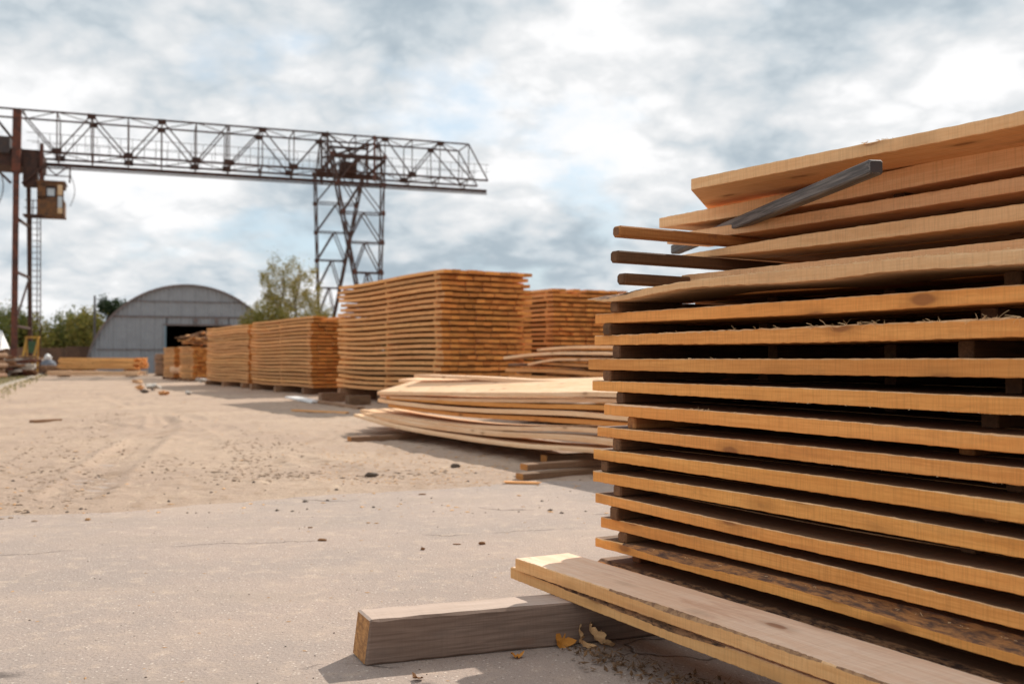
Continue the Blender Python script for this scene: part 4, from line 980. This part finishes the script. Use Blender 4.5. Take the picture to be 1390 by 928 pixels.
# left side clutter
K0 = ground(-60, 560); K1 = ground(0, 527); K2 = ground(62, 507)
def strip_obj(name, A_, B_, w_, h_, m_, kind='structure'):
    d = (B_ - A_); o = MB().box((d.length / 2, 0, h_ / 2 - .05), (d.length, w_, h_ + .1)).build(name, m_, None, (A_.x, A_.y, 0)); o.rotation_euler = (0, 0, math.atan2(d.y, d.x)); tag(o, kind=kind)
KERB = simple('dusty_kerb', (.42, .35, .28), (.30, .25, .20), 4, .9, .6)
strip_obj('kerb', K0, K1, .28, .10, KERB); strip_obj('kerb', K1, K2, .28, .10, KERB)
# grass strip behind kerb
rn = random.Random(8); v = []; f = []
for _ in range(7000):
    u = rn.random(); P_ = K0.lerp(K2, u) + Vector((-rn.uniform(.3, 4.5), rn.uniform(0, 2), 0)); s = rn.uniform(.05, .16)
    b0 = len(v); dx = Vector((rn.uniform(-.03, .03), rn.uniform(-.03, .03), 0)); v += [P_ - dx, P_ + dx, P_ + Vector((rn.uniform(-.05, .05), 0, s))]; f.append((b0, b0 + 1, b0 + 2))
o = obj('grass', mesh('grass', v, f, [L_GRASS], recalc=False)); tag(o, 'sparse dry grass growing behind the kerb at the far left', 'grass', kind='stuff')
# scrap heaps near the crane leg
def heap(px, py, n, L, H, wd, label, seed, ms, name='scrap_heap'):
    p = ground(px, py); return slab_heap(name, (p.x, p.y, 0), n, L, H, wd, label, seed, ms, 0.2, 'scrap heap', .12, 'scrap_board', 1.2)
heap(10, 512, 60, 3.0, 1.0, 2.2, 'brown heap of scrap wood around the foot of the crane leg', 41, [W_SCRAP, RUSTR, W_STICK, CONC])
heap(34, 508, 40, 2.4, 1.1, 1.8, 'lighter heap of offcuts beside the yellow trestle', 42, [W_SCRAP, W_FAR, CONC, W_STICK])
heap(52, 508, 30, 2.2, .5, 1.5, 'low heap of dark beams left of the broadside stacks', 43, [RUST, W_SCRAP, CONC])
# tarp over wood pile
p = at(-30, 488, 52); tb = MB(); 
tv = []; tf = []
nn = 9
for i in range(nn):
    for j in range(nn):
        u = i / (nn - 1) * 2 - 1; v_ = j / (nn - 1) * 2 - 1; e = max(abs(u), abs(v_)); h_ = .95 * (1 - e ** 5) + .06 * math.sin(i * 1.7 + j)
        tv.append((u * 1.15, v_ * 1.0, 1.9 + h_ * .85 - (.35 if e > .95 else 0)))
for i in range(nn - 1):
    for j in range(nn - 1): tf.append((i * nn + j, i * nn + j + 1, (i + 1) * nn + j + 1, (i + 1) * nn + j))
o = obj('white_tarpaulin', mesh('white_tarpaulin', tv, tf, [WHITE], smooth=True), None, (p.x, p.y, 0)); tag(o, 'white tarpaulin draped over the top of the log pile at the far left', 'tarpaulin')
lgp = empty('log_pile', (p.x, p.y, 0)); tag(lgp, 'brown log pile under the white tarpaulin, cut by the left edge', 'log pile')
lm = mesh('log', *(lambda m: (m.v, m.f))(MB().tube([(0, -1.0, 0), (0, 1.0, 0)], .15, 9)), [W_SCRAP])
for r_ in range(7):
    for k in range(7 - (r_ % 2)): obj('log', lm, lgp, (-.93 + k * .31 + (.155 if r_ % 2 else 0), random.uniform(-.06, .06), .15 + r_ * .27))
# yellow trestle
p = at(44, 488, 60); t = empty('yellow_trestle', (p.x, p.y, 0)); tag(t, 'open yellow steel trestle frame standing by the crane ladder', 'trestle')
MB().bar((-.42, 0, 2.35), (.42, 0, 2.35), .12).build('top_bar', YEL, t)
for s in (-1, 1):
    for q in (-1, 1): MB().bar((s * .36, 0, 2.32), (s * .30 - .25, q * .5, 0), .09).build('leg', YEL, t)
MB().bar((-.33, -.12, 1.2), (.28, -.12, 1.2), .06).build('crossbar', YEL, t)
MB().box((0, 0, 1.75), (.5, .05, .7)).build('panel', GREENP, t)
# grey sack with pale cloth
p = at(65, 488, 66); sk = bpy.data.meshes.new('grey_sack'); bmx = bmesh.new(); bmesh.ops.create_icosphere(bmx, subdivisions=3, radius=.5)
for q in bmx.verts:
    q.co.z = q.co.z * 1.1 + .5; q.co.x *= 1 + .3 * (1 - q.co.z); q.co += Vector((math.sin(q.co.z * 9) * .04, math.cos(q.co.x * 11) * .05, 0)); q.co.z = max(0, q.co.z)
bmx.to_mesh(sk); bmx.free(); SACK = simple('grey_sackcloth', (.22, .24, .28), (.15, .17, .2), 5); sk.materials.append(SACK)
o = obj('bulk_sack', sk, None, (p.x, p.y, .0)); o.scale = (1, 1, 1.0); tag(o, 'grey bulk sack with a white knotted top behind the broadside stacks', 'sack')
tp = bpy.data.meshes.new('sack_top'); bmx = bmesh.new(); bmesh.ops.create_icosphere(bmx, subdivisions=2, radius=.25); 
for q in bmx.verts: q.co += Vector((math.sin(q.co.z * 20) * .03, 0, math.cos(q.co.x * 19) * .04))
bmx.to_mesh(tp); bmx.free(); tp.materials.append(WHITE); obj('sack_top', tp, o, (0, 0, 1.12))

# pale rubble and offcuts near the row's far end
def rock_mesh(seed, m_, flat=.6, rough=.3, sub=2):
    rn = random.Random(seed); me = bpy.data.meshes.new('rock'); b_ = bmesh.new(); bmesh.ops.create_icosphere(b_, subdivisions=sub, radius=.5)
    for q in b_.verts: q.co *= 1 + rn.uniform(-rough, rough) * .6; q.co.z *= flat
    b_.to_mesh(me); b_.free(); me.materials.append(m_); return me
for k, (px, py, sx, m_, lab) in enumerate([(186, 522, .9, W_PALE, 'pale wood lump standing on the dirt before the broadside stack'), (189, 530, .7, W_FAR, 'orange-tinged offcut just below the pale lump'),
        (207, 531, 1.2, CONC, 'whitish crumpled lump of rubble left of the small stacks'), (196, 534, .5, STONED, 'small dark stone at the corner of the whitish rubble'),
        (222, 537, .6, W_FAR, 'little orange offcut right of the whitish rubble'), (256, 537, .5, CONC, 'small white scrap on the dirt by the row of stacks'), (276, 521, 1.1, CONC, 'pale slab leaning at the base of the shed end stack')]):
    p = ground(px, py); o = obj('rubble_lump', rock_mesh(60 + k, m_, .6, .9), None, (p.x, p.y, gz(p.x, p.y) + sx * .12)); sx *= .45; o.scale = (sx, sx * .7, sx * .75); o.rotation_euler = (0, 0, k); tag(o, lab, 'lump')

# ------------------------------------------------------------------ small litter
def chip(px, py, L, m_, lab, name, seed, hgt=.012, cat='chip'):
    rn = random.Random(seed); p = ground(px, py); me = rock_mesh(seed, m_, 1, .35, 2); o = obj(name, me, None, (p.x, p.y, gz(p.x, p.y) + hgt * .35)); o.scale = (L, L * .45, hgt)
    o.rotation_euler = (0, 0, rn.uniform(-.4, .4)); tag(o, lab, cat)
chip(437, 733.5, .058, BARKCHIP, 'long brown bark chip on the asphalt, leftmost of the larger ones', 'bark_chip', 1, .014)
chip(654, 738.5, .042, BARKCHIP, 'brown lump of bark on the asphalt above the middle of the beam', 'bark_chip', 2, .018)
chip(574, 746, .024, BARKCHIP, 'small round brown bark bit above the left part of the beam', 'bark_chip', 3, .016)
chip(620, 738.5, .045, BARKCHIP, 'thin flat bark flake just left of the brown lump', 'bark_chip', 4, .006)
chip(421, 716, .03, BARKCHIP, 'small bark flake above the long brown chip', 'bark_chip', 5, .007)
chip(573, 671, .06, BARKCHIP, 'thin brown strip of bark near the asphalt edge', 'bark_chip', 6, .01)
chip(618, 636, .10, STONED, 'dark clod on the sunlit sand left of the bearer blocks', 'clod', 7, .05, 'clod')
chip(504, 649, .12, STONED, 'dark clod on the sand at the middle of the yard', 'clod', 8, .045, 'clod')
chip(119, 706, .035, CHIP, 'tiny orange wood chip on the asphalt at the left', 'wood_chip', 9, .02)
chip(500, 709.5, .028, CHIP, 'thin pale chip, left of a close pair on the asphalt', 'wood_chip', 10, .006)
chip(511, 710, .028, CHIP, 'thin pale chip, right of a close pair on the asphalt', 'wood_chip', 11, .006)
def scatter(name, label, cat, n, fn, m_, smin, smax, seed, flat=.5, elong=1.0):
    rn = random.Random(seed); v = []; f = []
    base = [Vector(q) for q in ((1, 0, 0), (0, 1, 0), (-1, 0, 0), (0, -1, 0), (0, 0, 1), (0, 0, -1))]
    fc = [(0, 1, 4), (1, 2, 4), (2, 3, 4), (3, 0, 4), (1, 0, 5), (2, 1, 5), (3, 2, 5), (0, 3, 5)]
    for _ in range(n):
        r_ = fn(rn)
        if r_ is None: continue
        x, y = r_; s = smin + (smax - smin) * rn.random() ** 2.5; a = rn.uniform(0, 6.28); ca, sa_ = math.cos(a), math.sin(a); b0 = len(v); z = gz_fast(x, y)
        for q in base:
            xx = q.x * s * elong * rn.uniform(.7, 1.2); yy = q.y * s * rn.uniform(.6, 1.2); v.append((x + ca * xx - sa_ * yy, y + sa_ * xx + ca * yy, z + q.z * s * flat + s * flat * .4))
        for t_ in fc: f.append(tuple(b0 + k for k in t_))
    o = obj(name, mesh(name, v, f, [m_], recalc=False)); tag(o, label, cat, kind='stuff')
def gz_fast(x, y): return 0.0 if y < 6.2 else gz(x, y)
def near_pt(rn):
    Y = 2.6 + 6 * rn.random() ** 1.2; return (Y * rn.uniform(-.58, .35), Y)
def mid_pt(rn):
    Y = 6.5 + 22 * rn.random() ** 1.6; return (Y * rn.uniform(-.58, .2), Y)
scatter('pebbles', 'tiny pale pebbles strewn over the asphalt', 'pebbles', 1300, near_pt, STONE, .0012, .0045, 1)
scatter('dark_pebbles', 'tiny dark pebbles strewn over the asphalt', 'pebbles', 420, near_pt, STONED, .0012, .0055, 2)
scatter('sawdust_chips', 'small pale wood chips scattered over the ground', 'wood chips', 420, near_pt, CHIP, .002, .009, 3, .25, 1.8)
scatter('yard_chips', 'wood chips and crumbs littering the dirt yard', 'wood chips', 600, mid_pt, CHIP, .004, .02, 4, .3, 1.7)
scatter('yard_clods', 'dark soil crumbs littering the dirt yard', 'soil crumbs', 420, mid_pt, STONED, .004, .020, 5, .5, 1.2)

tracks = [((-10, 700), (60, 640), (130, 585), (165, 560)), ((40, 700), (110, 645), (165, 600)), ((330, 585), (345, 625), (350, 660)), ((385, 590), (388, 625)), ((360, 652), (420, 648)), ((470, 652), (600, 644)), ((190, 660), (235, 625)), ((0, 640), (70, 605), (120, 570)), ((290, 660), (320, 640), (320, 600))]
segs = []
for tr_ in tracks:
    for a_, b_ in zip(tr_[:-1], tr_[1:]): segs.append((ground(*a_), ground(*b_)))
def track_pt(rn):
    a_, b_ = rn.choice(segs); u = rn.random(); u = (int(u * 14) + rn.gauss(.5, .18)) / 14; q = a_.lerp(b_, u); return (q.x + rn.gauss(0, .13), q.y + rn.gauss(0, .13))
scatter('track_crumbs', 'dark crumbled soil turned up along the tyre tracks', 'soil crumbs', 1900, track_pt, SOIL, .003, .026, 6, .3, 1.3)
def saw_pt(rn):
    q = ground(rn.uniform(430, 690), rn.uniform(610, 660)); return (q.x, q.y)
scatter('sawdust_crumbs', 'pale sawdust and bark crumbs on the sunlit sand by the board pile', 'sawdust', 1600, saw_pt, CHIP, .002, .014, 7, .3, 1.6)

# dry leaves against the beam
def leaf_mesh(seed, m_, curl):
    rn = random.Random(seed); pts = []
    n = 18
    for k in range(n):
        a = 2 * math.pi * k / n; r_ = (.85 + .10 * math.cos(3 * a)) * rn.uniform(.85, 1.1) * (1.25 if k == 0 else 1); pts.append((math.cos(a) * r_, math.sin(a) * r_ * .8))
    v = [(0, 0, 0)]; f = []
    for rr in (.5, 1.0):
        for (x, y) in pts: v.append((x * rr, y * rr, curl * (x * x + .5 * y * y) * rr * rr + .12 * math.sin(y * 7 + seed) * rr + .10 * math.sin(x * 11 + seed * 2) * rr))
    for k in range(n): f.append((0, 1 + k, 1 + (k + 1) % n)); f.append((1 + k, 1 + n + k, 1 + n + (k + 1) % n, 1 + (k + 1) % n))
    return mesh('dry_leaf', v, f, [m_], smooth=True, recalc=False)
for k, (px, py, z, s, rx, ry, rz_, m_, lab) in enumerate([
    (764, 870, .018, .040, .9, .2, .3, LEAFO, 'orange rounded dry leaf leaning on the beam side, leftmost of the clump'), (786, 858, .045, .034, 1.3, .5, 1.4, LEAFD, 'upright tan leaf with a curled stem in the leaf clump'),
    (806, 862, .040, .052, 1.1, -.3, 2.2, LEAFD, 'large pale crumpled leaf at the middle of the clump'), (792, 874, .012, .030, .5, .6, .2, LEAFD, 'small tan leaf flat at the front of the clump'),
    (824, 872, .02, .036, .8, -.6, 3.0, LEAFD, 'brown curled leaf at the right of the clump under the planks'), (701, 890, .006, .026, .1, .1, .4, LEAFO, 'flat yellowish leaf lying along the foot of the beam'), (567, 920, .006, .024, .15, .1, 2.4, BARKCHIP, 'brown curled leaf lying alone in the shade at the bottom edge')]):
    p = ground(px, py, z); o = obj('dry_leaf', leaf_mesh(k + 3, m_, .55)); o.location = p; o.scale = (s, s, s); o.rotation_euler = (rx, ry, rz_); tag(o, lab, 'leaf')
# litter of leaf and straw scraps under the stack
rn = random.Random(12); v = []; f = []
for _ in range(2200):
    px, py = rn.uniform(700, 1050), 0
    x = rn.uniform(.05, 1.6); y = 3.42 - (x - .1) * 1.1 + rn.gauss(0, .07) + .12; L_ = rn.uniform(.004, .022); a = rn.uniform(0, 6.28)
    if y < 2.2 or x < .16 + rn.random() * .15: continue
    d = Vector((math.cos(a), math.sin(a), rn.uniform(-.1, .5))) * L_; w_ = Vector((-math.sin(a), math.cos(a), rn.uniform(-.4, .4))) * rn.choice((.0008, .0012, .003, .006)); c_ = Vector((x, y, .004 + rn.random() ** 2 * .03)); b0 = len(v)
    v += [c_ - d, c_ + w_, c_ + d + Vector((0, 0, .004)), c_ - w_]; f.append((b0, b0 + 1, b0 + 2, b0 + 3))
o = obj('leaf_litter', mesh('leaf_litter', v, f, [LEAFB], recalc=False)); tag(o, 'litter of dry leaf scraps and straw in the shade under the stack', 'leaf litter', kind='stuff')
bpy.context.view_layer.update()
